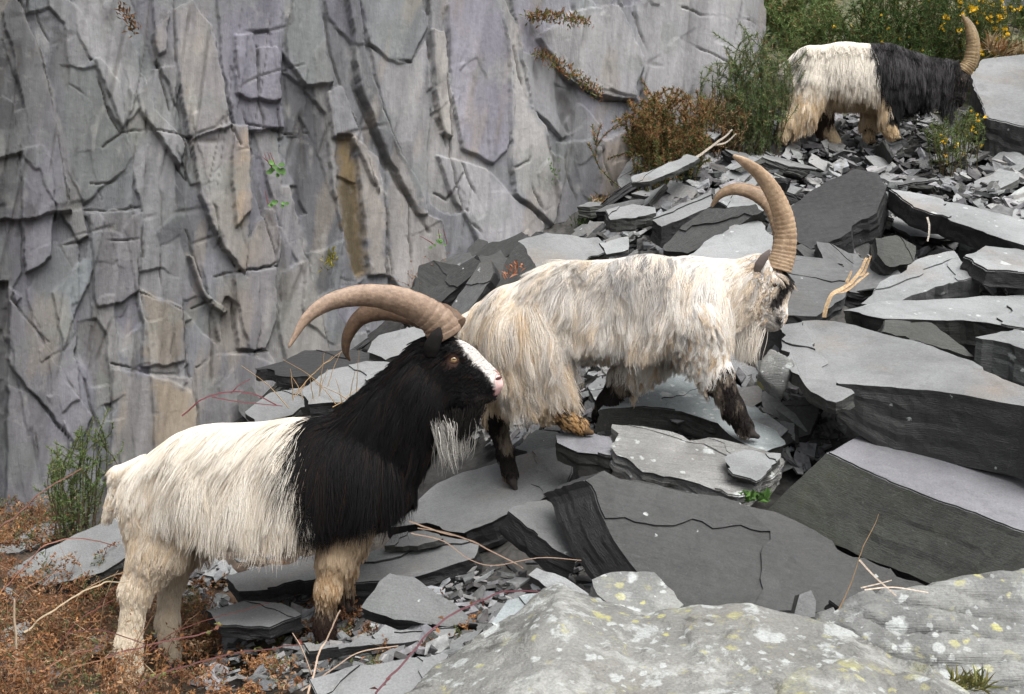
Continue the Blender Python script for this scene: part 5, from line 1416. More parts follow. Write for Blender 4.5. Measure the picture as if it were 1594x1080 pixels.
# ---- the shaggy cream goat climbing
def g2col(p, reg, lock, big):
    u, v, w_ = p[:, 0], p[:, 1], p[:, 2]
    N = len(p)
    c = np.tile(np.array((.82, .80, .765)), (N, 1))
    c = mixc(c, CREAM, soft(lock, .66) * .5 + .0 + .30 * sstep(960, 780, u))
    c = mixc(c, np.array((.55, .40, .25)), soft(lock, .88, .1) * sstep(420, 520, v) * .8)
    c = mixc(c, np.array((.34, .32, .31)), soft(-lock, -.16, .08) * .8 * sstep(.4, .6, big))
    pt = vnoise(p / 46, 17)
    c = mixc(c, np.array((.60, .47, .32)), sstep(.55, .85, pt + .25 * (lock - .5)) * .4)
    c = mixc(c, np.array((.42, .40, .385)), sstep(.45, .2, pt + .3 * (lock - .5)) * .55)
    sad = np.exp(-((u - 1010) / 70) ** 2) * (1 - sstep(395, 440, v))
    c = mixc(c, np.array((.16, .155, .155)), sad * soft(-lock, -.5) * .8)
    th = np.isin(reg, ['thigh', 'tail'])
    c = np.where(th[:, None], mixc(c, np.array((.60, .47, .31)), sstep(540, 650, v) * .65 + .08), c)
    lg = np.isin(reg, ['shank', 'foreleg'])
    l = mixc(np.tile(np.array((.022, .018, .017)), (N, 1)), np.array((.5, .42, .33)), sstep(.55, .8, big + .15 * (lock - .5)) * .55)
    c = np.where(lg[:, None], l, c)
    nh = reg == 'hindfoot'
    c = np.where(nh[:, None], mixc(np.tile(np.array((.42, .27, .13)), (N, 1)), np.array((.05, .035, .025)), (lock < .35) * .9), c)
    hd = np.isin(reg, ['head', 'muzzle'])
    c = np.where(hd[:, None], mixc(c, np.array((.60, .48, .36)), soft(lock, .55) * .6), c)
    d = line_d(u, v, [(1214, 418), (1218, 440), (1212, 458), (1202, 474)])
    c = mixc(c, np.array((.045, .04, .04)), hd * (1 - sstep(5, 10, d + 3 * (lock - .5))))
    c = mixc(c, np.array((.45, .42, .39)), (reg == 'muzzle') * .8)
    d = np.hypot(u - 1211, v - 500)
    c = mixc(c, np.array((.05, .045, .045)), hd * (1 - sstep(4, 9, d)))
    return c
pr2 = [('rump', (806, 494, 0), 52, (880, 482, 0), 68, .88), ('torso', (880, 482, 0), 70, (1010, 474, 0), 74, .84), ('shoulder', (1010, 474, 0), 74, (1074, 468, 0), 62, .85),
       ('neck', (1080, 460, 0), 58, (1165, 442, 0), 37, .62), ('head', (1182, 430, 0), 33, (1196, 448, 0), 30, .7), ('head', (1196, 450, 0), 28, (1203, 488, 0), 18, .66),
       ('muzzle', (1203, 488, 0), 17, (1203, 501, 0), 12, .8), ('head', (1176, 452, 0), 30, (1188, 492, 0), 15, .6),
       ('head', (1205, 438, -18), 9, (1210, 446, -17), 6, 1), ('head', (1205, 438, 18), 9, (1210, 446, 17), 6, 1),
       ('tail', (756, 488, 0), 18, (733, 503, 0), 13, .9), ('tail', (733, 503, 0), 12, (733, 550, 0), 7, .9),
       ('thigh', (822, 526, -40), 62, (838, 590, -42), 42, .62), ('thigh', (838, 590, -42), 38, (845, 628, -46), 22, .75), ('hindfoot', (848, 626, -46), 15, (880, 650, -46), 10.5, .9), ('hindfoot', (880, 650, -46), 10, (900, 658, -46), 10, .9),
       ('thigh', (806, 530, 26), 52, (790, 606, 26), 32, .62), ('thigh', (790, 606, 26), 27, (771, 650, 24), 16, .75), ('shank', (771, 650, 24), 14.5, (786, 705, 22), 10, .9), ('shank', (786, 705, 22), 10, (794, 738, 22), 11, .9),
       ('arm', (1074, 508, -46), 44, (1104, 578, -44), 22, .7), ('foreleg', (1108, 582, -44), 21, (1132, 632, -44), 14, .9), ('foreleg', (1132, 632, -44), 13, (1150, 660, -44), 12, .9),
       ('arm', (1030, 530, 40), 42, (975, 585, 42), 20, .7), ('foreleg', (975, 585, 42), 18, (948, 628, 42), 12.5, .9), ('foreleg', (948, 628, 42), 12, (938, 648, 42), 12, .9)]
g2 = Goat('shaggy cream goat with long ringed horns climbing up the slabs, head lowered', 4.15, pr2, (980, 690, 0), .9, g2col)
R2 = {'rump': (70, (-.35, 1, 0), .34, .25, 1), 'torso': (70, (-.28, 1, 0), .34, .25, 1), 'shoulder': (64, (-.3, 1, 0), .36, .25, 1), 'neck': (50, (-.6, .8, 0), .4, .25, 1.1),
      'head': (9, (-.6, .85, 0), .26, .2, 1.6), 'muzzle': (7, (-.3, -.8, 0), .3, 0, 1.2), 'tail': (32, (-.4, .8, 0), .5, .25, 2), 'thigh': (60, (.12, 1, 0), .26, .3, 1),
      'shank': (11, (0, 1, 0), .3, .2, 1.2), 'arm': (34, (.05, 1, 0), .36, .3, 1), 'foreleg': (11, (0, 1, 0), .3, .2, 1.2), 'hindfoot': (10, (.6, .6, 0), .3, .2, 1.3)}
def flow2(p, n, reg, L, D, lift, gv):
    sp = (n[:, 1] < -.8) & np.isin(reg, ['torso', 'rump', 'shoulder']); L = np.where(sp, 62, L); lift = np.where(sp, .2, lift)
    D = np.where(sp[:, None], np.c_[np.full(len(p), -.4), np.full(len(p), .3), np.sign(p[:, 2]) * .7], D)
    rr_ = vnoise(p / 16, 78)
    fl = np.isin(reg, ['torso', 'rump', 'shoulder']) & ~sp; L = np.where(fl, np.clip((536 + 26 * rr_ - p[:, 1]) / .9, 22, 78), L)
    tn = (reg == 'thigh'); L = np.where(tn, np.clip((596 + 56 * vnoise(p / 11, 79) - p[:, 1]) / .9, 12, 80), L)
    ut = (reg == 'thigh') & (p[:, 2] > 4); L = np.where(ut, np.minimum(L, 26), L)
    fh = (reg == 'head') & (p[:, 0] > 1205) & (p[:, 1] < 440); D = np.where(fh[:, None], np.array([.7, .5, 0.]), D); L = np.where(fh, 18, L); lift = np.where(fh, .6, lift)
    am = (reg == 'arm') & (p[:, 1] > 560); L = np.where(am, 30, L)
    return L, D, lift, gv
g2.fur('coat', 110000, R2, seed=2, wave=8.0, flowfn=flow2, clump=.74, per=12, dn=.75, rad=.00085, nseg=9, keep=lambda p: np.hypot(p[:, 0] - 1204, p[:, 1] - 442) > 6)
g2.horn([(1212, 420, -12), (1220, 392, -15), (1223, 362, -20), (1217, 330, -28), (1203, 298, -38), (1182, 270, -52), (1160, 253, -64), (1141, 242, -76)], [18, 17, 15.5, 14, 12, 9.5, 7, 2.5], 24, ((.42, .305, .20), (.23, .15, .09)), 3, rid=.09)
g2.horn([(1214, 415, 12), (1221, 385, 16), (1217, 352, 24), (1202, 320, 36), (1176, 301, 50), (1146, 294, 62), (1122, 302, 74), (1107, 322, 84)], [18, 17, 15.5, 14.5, 12.5, 10.5, 8, 3], 22, ((.30, .215, .14), (.16, .105, .065)), 4, rid=.085)
g2.ear([(1178, 424, -24), (1182, 412, -31), (1190, 400, -36), (1199, 388, -38)], [5, 7.5, 7, 1.5], (.16, .13, .12))
g2.ear([(1186, 424, 24), (1192, 412, 31), (1200, 402, 36), (1208, 394, 38)], [6, 9, 9, 2], (.3, .26, .22))
g2.eye((1204, 442, -22), 4.6, None, lid=None); g2.eye((1204, 442, 22), 4.6, None, side=1, lid=None)
g2.hoof(908, 665, -46, 10, (1, .3), (.10, .06, .03)); g2.hoof(798, 752, 22, 11.5, (.5, 1)); g2.hoof(1158, 670, -44, 11, (1, .35)); g2.hoof(938, 660, 42, 11, (.5, .6))
g2.tress('beard', [(1160, 482, 0), (1172, 498, 0), (1186, 506, 0)], 1100, 92, (-.38, 1, 0), [(.80, .77, .72), (.62, .55, .46)], 5, 5)
nostril(g2, (1210, 499, -9), 3.6); nostril(g2, (1210, 499, 9), 3.6)

# ---- the far goat
S3 = 244 / 462.0
def g3col(p, reg, lock, big):
    u, v, w_ = p[:, 0], p[:, 1], p[:, 2]
    N = len(p)
    c = mixc(np.tile(WHITE * 1.06, (N, 1)), CREAM, sstep(112, 152, v + 20 * (lock - .5)) * .8)
    c = mixc(c, np.array((.50, .36, .2)), sstep(130, 160, v + 20 * (lock - .5)) * (lock > .35) * .7)
    st = (np.abs(u - 1247 + .12 * (v - 80)) < 5) & (v < 125)
    c = mixc(c, np.array((.07, .068, .07)), st * soft(-lock, -.6) * .8)
    ub = np.interp(v, [60, 100, 130, 170], [1347, 1350, 1362, 1374]) + 5 * (lock - .5)
    bk = (u > ub) & np.isin(reg, ['torso', 'shoulder', 'neck', 'head', 'muzzle', 'arm'])
    b = mixc(np.tile(np.array((.022, .021, .022)), (N, 1)), np.array((.085, .082, .085)), (lock > .45) * (1 - sstep(115, 150, v)))  # grey sheen on the upper black coat, put into the hair colour
    c = np.where(bk[:, None], b, c)
    hd = np.isin(reg, ['head', 'muzzle'])
    c = np.where(hd[:, None], mixc(np.tile(np.array((.016, .014, .014)), (N, 1)), np.array((.06, .05, .045)), sstep(7, 3, np.hypot(u - 1496, v - 122)) + .5 * soft(lock, .8)), c)
    sh = reg == 'shank'
    c = np.where(sh[:, None], np.tile(np.array((.60, .49, .34)), (N, 1)), c)
    fl = reg == 'foreleg'
    l = mixc(np.tile(np.array((.022, .018, .016)), (N, 1)), np.array((.56, .43, .27)), sstep(196, 204, v + 6 * (lock - .5)))
    c = np.where(fl[:, None], l, c)
    th2 = (reg == 'thigh') & (w_ > 6)
    c = np.where(th2[:, None], np.tile(np.array((.05, .035, .025)), (N, 1)), c)
    return c
pr3 = [('rump', (1262, 108, 0), 35, (1310, 113, 0), 43, .92), ('torso', (1310, 113, 0), 44, (1375, 117, 0), 46, .92), ('shoulder', (1375, 117, 0), 45, (1410, 124, 0), 42, .8),
       ('neck', (1410, 122, 0), 38, (1470, 116, 0), 22, .65), ('head', (1482, 114, 0), 18, (1492, 124, 0), 17, .7), ('head', (1492, 126, 0), 15, (1490, 152, 0), 10, .7), ('muzzle', (1490, 152, 0), 9, (1489, 160, 0), 7, .8),
       ('head', (1478, 128, 0), 16, (1482, 154, 0), 9, .6), ('tail', (1228, 106, 0), 11, (1216, 116, 0), 7, .9), ('tail', (1216, 116, 0), 7, (1206, 138, 0), 4, .9),
       ('thigh', (1256, 130, -18), 32, (1246, 172, -22), 20, .65), ('thigh', (1246, 172, -22), 18, (1226, 194, -24), 11, .75), ('shank', (1226, 194, -24), 10, (1214, 216, -24), 8, .9),
       ('thigh', (1268, 130, 18), 30, (1284, 168, 22), 17, .65), ('thigh', (1284, 168, 22), 14, (1293, 190, 24), 9, .75), ('shank', (1293, 190, 24), 8.5, (1308, 216, 24), 7.5, .9),
       ('arm', (1380, 148, -22), 24, (1376, 178, -24), 13, .75), ('foreleg', (1376, 178, -24), 11, (1376, 204, -24), 8.5, .9), ('foreleg', (1376, 204, -24), 8.5, (1380, 212, -24), 9, .9),
       ('arm', (1372, 148, 22), 22, (1362, 178, 24), 12, .75), ('foreleg', (1362, 178, 24), 10, (1360, 206, 24), 8, .9)]
g3 = Goat('far goat with a white rear, grey-black front and upright horn, walking on the loose slates', 7.0, pr3, (1300, 224, 0), S3, g3col)
R3 = {'rump': (74, (-.25, 1, 0), .25, .3, 1), 'torso': (62, (-.05, 1, 0), .25, .3, 1), 'shoulder': (60, (-.05, 1, 0), .25, .3, 1), 'neck': (70, (-.2, 1, 0), .3, .3, 1.1),
      'head': (10, (-.5, .9, 0), .3, .2, 1.5), 'muzzle': (8, (-.3, -.7, 0), .3, 0, 1.2), 'tail': (34, (-.4, .8, 0), .45, .25, 2), 'thigh': (50, (-.2, 1, 0), .25, .3, 1),
      'shank': (12, (-.1, 1, 0), .3, .2, 1.2), 'arm': (44, (.0, 1, 0), .3, .3, 1), 'foreleg': (11, (0, 1, 0), .3, .2, 1.2)}
def flow3(p, n, reg, L, D, lift, gv):
    sp = (n[:, 1] < -.8) & np.isin(reg, ['torso', 'rump', 'shoulder']); lift = np.where(sp, .12, lift)
    D = np.where(sp[:, None], np.c_[np.full(len(p), -.2), np.full(len(p), .3), np.sign(p[:, 2]) * .8], D)
    ut = (reg == 'thigh') & (p[:, 2] > 6); L = np.where(ut, 20, L)
    b = (n[:, 1] > .5) & np.isin(reg, ['torso', 'shoulder']); L = np.where(b, 20, L)
    return L, D, lift, gv
g3.fur('coat', 60000, R3, seed=3, wave=3, flowfn=flow3, rad=.0013, clump=.62, per=9)
g3.horn([(1499, 112, -5), (1509, 98, -7), (1513, 78, -10), (1512, 58, -13), (1506, 38, -15), (1497, 22, -17)], [11, 10.5, 9, 7.5, 5, 1.5], 16, ((.27, .19, .09), (.14, .095, .05)), 5, rid=.1)
g3.horn([(1501, 110, 6), (1512, 96, 10), (1517, 78, 16), (1517, 58, 22), (1512, 40, 27), (1504, 26, 30)], [10.5, 10, 9, 7, 5, 1.5], 16, ((.2, .14, .07), (.11, .075, .04)), 6, rid=.1)
g3.ear([(1480, 112, -13), (1482, 106, -17), (1488, 99, -20), (1493, 94, -21)], [3, 5, 4.5, 1], (.02, .02, .02))
g3.ear([(1484, 112, 13), (1488, 106, 17), (1494, 101, 20), (1498, 97, 21)], [3, 5, 4.5, 1], (.02, .02, .02))
g3.eye((1496, 124, -11.5), 2.6, None, lid=None); g3.eye((1496, 124, 11.5), 2.6, None, side=1, lid=None)
g3.hoof(1212, 223, -24, 7, (.6, .8), (.16, .12, .08)); g3.hoof(1315, 222, 24, 6.5, (1, .5), (.16, .12, .08)); g3.hoof(1384, 217, -24, 7, (1, .2), (.2, .16, .1)); g3.hoof(1363, 214, 24, 6.5, (1, .2), (.14, .1, .06))
g3.tress('beard', [(1470, 150, 0), (1480, 158, 0), (1486, 162, 0)], 500, 80, (-.3, 1, 0), [(.03, .03, .03), (.06, .058, .06)], 6, 7, rad=.0014)

# ------------------------------------------------------------------ plants
class Sprig:
    """collects thin stems, needles, leaves and petals for one plant mesh"""
    def __init__(self, seed):
        self.V, self.F, self.C, self.n = [], [], [], 0
        self.r = np.random.default_rng(seed)
    def _add(self, v, f, c):
        v = np.asarray(v, float)
        self.V.append(v); self.C.append(np.tile(np.r_[np.clip(c, 0, 1), 1], (len(v), 1)))
        self.F += [[i + self.n for i in q] for q in f]
        self.n += len(v)
    def stem(self, pts, r0, r1, col):
        pts = np.asarray(pts, float); n = len(pts)
        t = nrm(np.gradient(pts, axis=0))
        a = nrm(np.cross(t, [.3, 1, .2])); b = np.cross(t, a)
        rr = np.linspace(r0, r1, n)[:, None]
        v = np.stack([pts + a * rr, pts + (-.5 * a + .87 * b) * rr, pts + (-.5 * a - .87 * b) * rr], 1).reshape(-1, 3)
        f = []
        for i in range(n - 1):
            for j in range(3):
                k = (j + 1) % 3
                f.append([i * 3 + j, i * 3 + k, i * 3 + 3 + k, i * 3 + 3 + j])
        f.append([(n - 1) * 3, (n - 1) * 3 + 1, (n - 1) * 3 + 2])
        self._add(v, f, np.asarray(col) * self.r.uniform(.8, 1.2))
    def needle(self, p, d, L, w_, col):
        s = nrm(np.cross(d, self.r.normal(size=3))) * w_ * .5
        self._add([p - s, p + s, p + d * L], [[0, 1, 2]], np.asarray(col) * self.r.uniform(.65, 1.35))
    def leaf(self, p, d, L, w_, col, fold=.25):
        d = nrm(d); s = nrm(np.cross(d, self.r.normal(size=3) + [0, 0, .6])); u = np.cross(s, d)
        m = p + d * L * .5
        self._add([p, m + s * w_ / 2 + u * fold * w_, p + d * L - u * .15 * L, m - s * w_ / 2 + u * fold * w_], [[0, 1, 2], [0, 2, 3]], np.asarray(col) * self.r.uniform(.7, 1.3))
    def flower(self, p, R, col):
        for k in range(5):
            d = nrm(self.r.normal(size=3) + [0, -.3, .6])
            self.leaf(p, d, R, R * .8, col, .1)
    def line(self, a, d, L, n, bend, droop=0.0):
        pts = [np.asarray(a, float)]
        d = nrm(d); b = self.r.normal(size=3) * bend
        for i in range(n):
            d = nrm(d + b / n + self.r.normal(size=3) * bend * .25 + [0, 0, -droop / n])
            pts.append(pts[-1] + d * L / n)
        return np.array(pts)
    def build(self, name, label=None, cat=None, group=None, parent=None, mat='plant', kind=None, origin=None):
        V = np.concatenate(self.V)
        o = mesh_obj(name, V, self.F, M[mat], parent, attrs={'col': ('FLOAT_COLOR', np.concatenate(self.C))}, origin=None if parent is not None else (V[0] if origin is None else origin))
        return tag(o, label, cat, group, kind)

GR1, GR2, GR3, OLV = (.095, .155, .045), (.05, .09, .028), (.13, .19, .07), (.15, .16, .055)
BRN1, BRN2, BRN3, STRAW, REDB = (.20, .095, .04), (.30, .16, .07), (.10, .055, .03), (.42, .32, .19), (.16, .055, .045)
YEL = (.78, .50, .03)

def gorse(label, outline, Y, nstem, height, seed, cols=(GR1, GR2, GR3), tips=None, depth=.35, needles=70, nlen=.022, flowers=0, cat='gorse bush', name='gorse_bush', lean=(0, -.1, 1), brown=None, fl_poly=None, baseY=None, wood=(.09, .06, .04), nwid=.0035):
    """stems rooted on the ground inside the foot of the photo outline, growing to fill it"""
    S = Sprig(seed); r = S.r
    pa = np.asarray(outline, float)
    T = []
    lo, hi = pa.min(0), pa.max(0)
    root = None
    FL = Sprig(seed + 1)
    k = 0; tries = 0
    while k < nstem and tries < nstem * 30:
        tries += 1
        q = r.uniform(lo, hi)
        if not inside(q[0], q[1], pa): continue
        k += 1
        yy = Y + r.uniform(-.5, .5) * depth
        tip = P(q[0], q[1], yy)
        cx = lo[0] + (hi[0] - lo[0]) * (.5 + .7 * ((q[0] - lo[0]) / max(1, hi[0] - lo[0]) - .5))
        b = P(cx + r.normal() * 4, hi[1], yy)
        b[2] = max(ground(b[0], b[1]), tip[2] - height * 1.6) if baseY is None else b[2]
        if tip[2] < b[2] + .03: tip[2] = b[2] + .05 + r.random() * .08
        if root is None: root = b
        m = 9
        s = np.linspace(0, 1, m)[:, None]
        pts = b + (tip - b) * s + np.sin(s * math.pi) * r.normal(size=3) * .12 * np.linalg.norm(tip - b) + np.array([0, 0, 1]) * np.sin(s * math.pi) * .05
        H = np.linalg.norm(tip - b)
        S.stem(pts, .0035, .0012, wood)
        frac = lambda z: (z - b[2]) / max(tip[2] - b[2], .05)
        lines = [pts]
        for j in range(r.integers(3, 7)):
            i = r.integers(2, m - 1)
            br = S.line(pts[i], nrm(pts[min(i + 1, m - 1)] - pts[i - 1]) + r.normal(size=3) * .65, H * r.uniform(.14, .32), 4, .3)
            S.stem(br, .002, .0008, wood); lines.append(br)
        for ln in lines:
            nn = int(needles * np.linalg.norm(ln[-1] - ln[0]) / .25) + 6
            for _ in range(nn):
                t = (r.random() ** .75) * (len(ln) - 1.001)
                i = int(t); p = ln[i] + (ln[i + 1] - ln[i]) * (t - i)
                d = nrm(nrm(ln[i + 1] - ln[i]) * .8 + r.normal(size=3) * .75)
                c = cols[r.integers(len(cols))]
                h_ = np.clip(frac(p[2]), 0, 1)
                if brown is not None and r.random() < brown[1] * h_: c = brown[0][r.integers(len(brown[0]))]
                S.needle(p, d, nlen * r.uniform(.6, 1.4), nwid, c)
        if flowers and r.random() < flowers and (fl_poly is None or inside(q[0], q[1], fl_poly)):
            for _ in range(r.integers(2, 6)):
                ln = lines[r.integers(len(lines))]
                p = ln[-1] + r.normal(size=3) * .012
                FL.flower(p, r.uniform(.012, .022) * (1.7 if flowers > .5 else 1), YEL)
    e = tag(empty(name, root), label, cat)
    S.build('foliage', parent=e)
    if FL.n: FL.build('blossom', parent=e, kind='stuff')
    return e

gorse('rusty brown heather bush growing at the foot of the cliff', [(962, 190), (985, 158), (1020, 140), (1060, 130), (1095, 150), (1108, 190), (1100, 222), (1075, 245), (1020, 250), (985, 228)], 6.65, 130, .45, 1, cols=(GR2, OLV, GR1, (.03, .045, .016)), brown=((BRN1, BRN2, (.36, .18, .09)), .6), depth=.5, nlen=.022, cat='heather bush', name='heather_bush', needles=170, nwid=.005)
gorse('young green gorse with upright feathery stems beside the cliff end', [(1098, 150), (1110, 100), (1125, 70), (1150, 62), (1160, 40), (1185, 45), (1205, 55), (1232, 92), (1225, 130), (1210, 168), (1160, 185), (1110, 180)], 6.93, 85, .7, 2, cols=(GR1, GR3, (.13, .16, .09)), depth=.25, brown=((STRAW, BRN2), .12), nlen=.028, needles=110)
gorse('dead brown tuft of heather between the rusty bush and the young gorse', [(1075, 170), (1090, 140), (1120, 130), (1150, 155), (1170, 180), (1120, 192), (1090, 190)], 6.9, 45, .3, 3, cols=(BRN1, BRN2, OLV, STRAW), depth=.3, nlen=.02, cat='heather bush', name='heather_bush')
gorse('large dark gorse bush behind the back of the far goat', [(1290, 95), (1300, 40), (1330, 0), (1380, -50), (1450, -60), (1500, -20), (1512, 40), (1505, 95), (1440, 112), (1360, 90)], 8.7, 230, 1.0, 4, cols=(GR2, (.07, .115, .03), GR1, (.04, .07, .02)), depth=.9, flowers=.14, nlen=.035, needles=60, brown=((BRN1, OLV), .12), nwid=.006)
gorse('gorse in full yellow flower rising behind the far goat\'s horn', [(1492, 90), (1500, 20), (1515, -30), (1560, -20), (1572, 30), (1560, 90), (1530, 105)], 8.3, 75, .8, 5, cols=(GR1, OLV, GR2), depth=.5, flowers=.75, nlen=.03, needles=45, nwid=.005)
gorse('low yellow-flowered gorse sprig under the far goat\'s chin', [(1436, 212), (1440, 196), (1465, 190), (1492, 186), (1512, 172), (1528, 176), (1522, 200), (1495, 214), (1460, 217)], 6.78, 40, .25, 6, cols=(GR1, GR3, OLV), depth=.3, flowers=.16, nlen=.02)
gorse('low green shrub on the bank above the young gorse', [(1215, 60), (1230, 20), (1270, 0), (1310, 0), (1320, 60), (1300, 100), (1250, 105), (1220, 90)], 9.0, 110, .5, 7, cols=(GR1, (.12, .17, .05), GR3), depth=.6, brown=((BRN2, STRAW), .12), nlen=.035, nwid=.006, cat='shrub', name='shrub')
gorse('green shrub at the top edge beyond the end of the cliff', [(1180, 40), (1190, -20), (1290, -30), (1300, 10), (1250, 25), (1215, 40)], 9.6, 60, .6, 8, cols=(GR1, GR3, (.14, .18, .06)), depth=.6, brown=((BRN2, STRAW), .15), nlen=.04, nwid=.012, cat='shrub', name='shrub')
gorse('dark green shrub in the top right corner', [(1556, 60), (1570, 10), (1600, -20), (1680, -20), (1680, 70), (1600, 75)], 10.5, 70, .8, 9, cols=(GR2, GR1, OLV), depth=.6, nlen=.04, nwid=.008, cat='shrub', name='shrub')
gorse('tall thin green gorse in the bottom left against the cliff', [(80, 800), (60, 745), (90, 660), (104, 645), (112, 700), (130, 660), (158, 640), (166, 680), (160, 740), (150, 800), (120, 822)], 4.75, 34, .5, 10, cols=(GR1, GR3, (.09, .13, .045)), depth=.25, nlen=.016, needles=120, brown=((OLV,), .2))

def cushion(label, pts, Y, seed, cols, n=240, L=.03, cat='moss', name='moss_cushion', leafy=True, w_=.009):
    """a low tuft of small leaves rooted along a photo line on a ledge"""
    S = Sprig(seed); r = S.r
    pa = np.asarray(pts, float)
    for _ in range(n):
        f = r.random() * (len(pa) - 1); i = int(f)
        q = pa[i] + (pa[i + 1] - pa[i]) * (f - i)
        p = P(q[0] + r.normal() * 5, q[1] + r.normal() * 3, Y + r.normal() * .025) + [0, 0, (r.random() ** 2 - .3) * -.05 * (n > 300)]
        d = nrm(np.array([0, -.45, .7]) + r.normal(size=3) * .6)
        c = cols[r.integers(len(cols))]
        if leafy: S.leaf(p, d, L * r.uniform(.5, 1.4), w_ * r.uniform(.6, 1.4), c)
        else:
            ln = S.line(p, d, L * r.uniform(.6, 1.5), 3, .4); S.stem(ln, .0011, .0006, c)
            for j in range(7): S.leaf(ln[r.integers(1, 4)], r.normal(size=3) + [0, 0, .5], .009, .006, c)
    return S.build(name, label, cat)
def wallY(u): return 6.5 / (1 - .5 * (u - CX) / F) - .05
MOSS = (OLV, (.10, .10, .03), BRN2, (.22, .11, .05))
cushion('mossy brown ledge plants near the top of the cliff', [(824, 30), (845, 24), (875, 30), (915, 36)], wallY(865) - .07, 21, MOSS, 420)
cushion('mossy strip on the slanting ledge below the top ledge', [(832, 82), (855, 92), (880, 110), (910, 128), (935, 150)], wallY(885) - .06, 22, MOSS, 420)
cushion('small green fern tuft at the foot of the cliff', [(893, 352), (912, 348), (920, 356)], wallY(905) - .12, 23, (GR1, GR3), 60, .05, 'fern', 'fern_tuft', True, .008)
cushion('yellowing tuft beside the scree edge below the cliff', [(918, 318), (935, 310), (945, 318)], wallY(930) - .12, 24, (OLV, STRAW, BRN2), 60, .045, 'fern', 'fern_tuft', True, .006)
cushion('yellow-green fern hanging on the cliff above the black goat\'s horn', [(508, 420), (514, 405), (522, 394)], wallY(514) - .03, 25, ((.25, .22, .03), (.20, .17, .03), OLV), 60, .035, 'fern', 'fern_tuft')
cushion('dead orange heather sprouting from the ledge behind the black goat\'s horns', [(640, 448), (665, 442), (690, 436), (700, 440)], wallY(670) - .12, 26, (BRN1, BRN2, (.30, .17, .09)), 60, .10, 'heather', 'heather_tuft', False)
cushion('dead orange leaves beside the middle goat\'s back', [(790, 432), (800, 420), (806, 414)], 5.0, 27, ((.34, .14, .07), (.42, .20, .12)), 26, .04, 'dead leaf', 'dead_leaf_sprig')
cushion('small green plant in the crevice below the split-timber slab', [(1155, 772), (1172, 776), (1190, 780)], 3.55, 28, ((.05, .11, .025), (.08, .16, .04)), 40, .03, 'plant', 'crevice_plant', True, .02)
cushion('green shoots in the dark crack of the cliff', [(858, 255), (862, 272), (860, 285)], wallY(860) - .03, 29, (GR1, (.10, .2, .06)), 30, .025, 'plant', 'crevice_plant')
cushion('yellow-green grass tuft between boulder and bedrock', [(1478, 1062), (1505, 1066), (1535, 1072)], 2.42, 30, (OLV, (.2, .18, .06)), 130, .04, 'grass tuft', 'grass_tuft', True, .004)
cushion('pale dry grass at the right edge above the cracked slab', [(1530, 76), (1560, 84), (1594, 96), (1640, 100)], 8.0, 31, (STRAW, BRN2, (.5, .4, .26)), 260, .13, 'dry grass', 'dry_grass', True, .008)
cushion('reddish tuft high on the cliff at the dark slanting seam', [(188, 8), (200, 30), (214, 52)], wallY(200) - .03, 32, (BRN1, (.16, .08, .03), (.09, .06, .03)), 90, .03, 'moss', 'moss_cushion')

def pennywort(label, cx, cy, seed, n=9, R=.017, red=2):
    S = Sprig(seed); r = S.r
    Y = wallY(cx)
    for k in range(n):
        p = P(cx + r.normal() * 7, cy + r.normal() * 7, Y - r.uniform(.02, .06))
        nn = nrm(np.array([.2, -1, .5]) + r.normal(size=3) * .35)
        Rf = frame(nn)
        a = np.linspace(0, 2 * math.pi, 11)[:-1]
        rr = R * r.uniform(.6, 1.2) * (1 + .06 * np.cos(a * 5))
        v = np.r_[[p - nn * .003], p + np.c_[np.cos(a) * rr, np.sin(a) * rr, 0 * a] @ Rf.T]
        S._add(v, [[0, i + 1, (i + 1) % 10 + 1] for i in range(10)], np.array((.085, .17, .05)) * r.uniform(.7, 1.3))
    for k in range(red):
        p = P(cx + r.normal() * 8, cy, Y - .03)
        ln = S.line(p, [r.normal() * .5, -.2, 1], .09, 5, .3)
        S.stem(ln, .003, .0015, (.22, .05, .04))
    return S.build('pennywort', label, 'wall plant')
pennywort('bright green pennywort with red flower stalks on the cliff', 432, 262, 41, 10, .017, 4)
pennywort('small pennywort sprouting below the larger one on the cliff', 424, 322, 42, 4, .012, 1)
pennywort('tiny green pennywort on the mossy streak of the cliff', 445, 312, 43, 4, .011, 0)
pennywort('pennywort with red leaves low on the cliff above the horn', 682, 380, 44, 8, .014, 3)

def stick(label, pts, Y, r0, r1, col, name='dry_stem', cat='dry stem', group=None, forks=(), seed=0, leaves=None, mat='plant'):
    S = Sprig(seed + 500); r = S.r
    Ys = np.linspace(*(Y if np.ndim(Y) else (Y, Y)), len(pts))
    ln = catmull(P(np.array(pts)[:, 0], np.array(pts)[:, 1], Ys), 6 * len(pts))
    ln = ln + .004 * fbm(ln * 30 + seed, seed, 2)[:, None] * np.array([1, .5, -1])
    S.stem(ln, r0, r1, col)
    for fk in forks:
        l2 = catmull(P(np.array(fk)[:, 0], np.array(fk)[:, 1], np.full(len(fk), Ys.mean())), 5 * len(fk))
        S.stem(l2, r0 * .7, r1 * .7, col)
    if leaves:
        for _ in range(leaves[0]):
            i = r.integers(1, len(ln))
            S.leaf(ln[i], r.normal(size=3) + [0, 0, .3], leaves[2] * r.uniform(.6, 1.3), leaves[2] * .6, leaves[1][r.integers(len(leaves[1]))])
    return S.build(name, label, cat, group, mat=mat)
stick('bleached forked twig standing in the slates right of the middle goat', [(1284, 494), (1290, 470), (1300, 455), (1325, 440), (1338, 425), (1350, 402)], 4.35, .011, .007, (.42, .30, .18), 'twig', 'twig', forks=[[(1300, 455), (1318, 452), (1336, 438), (1352, 425)], [(1336, 428), (1345, 425), (1356, 398)], [(1318, 440), (1322, 432), (1326, 422)]], seed=1, mat='twig')
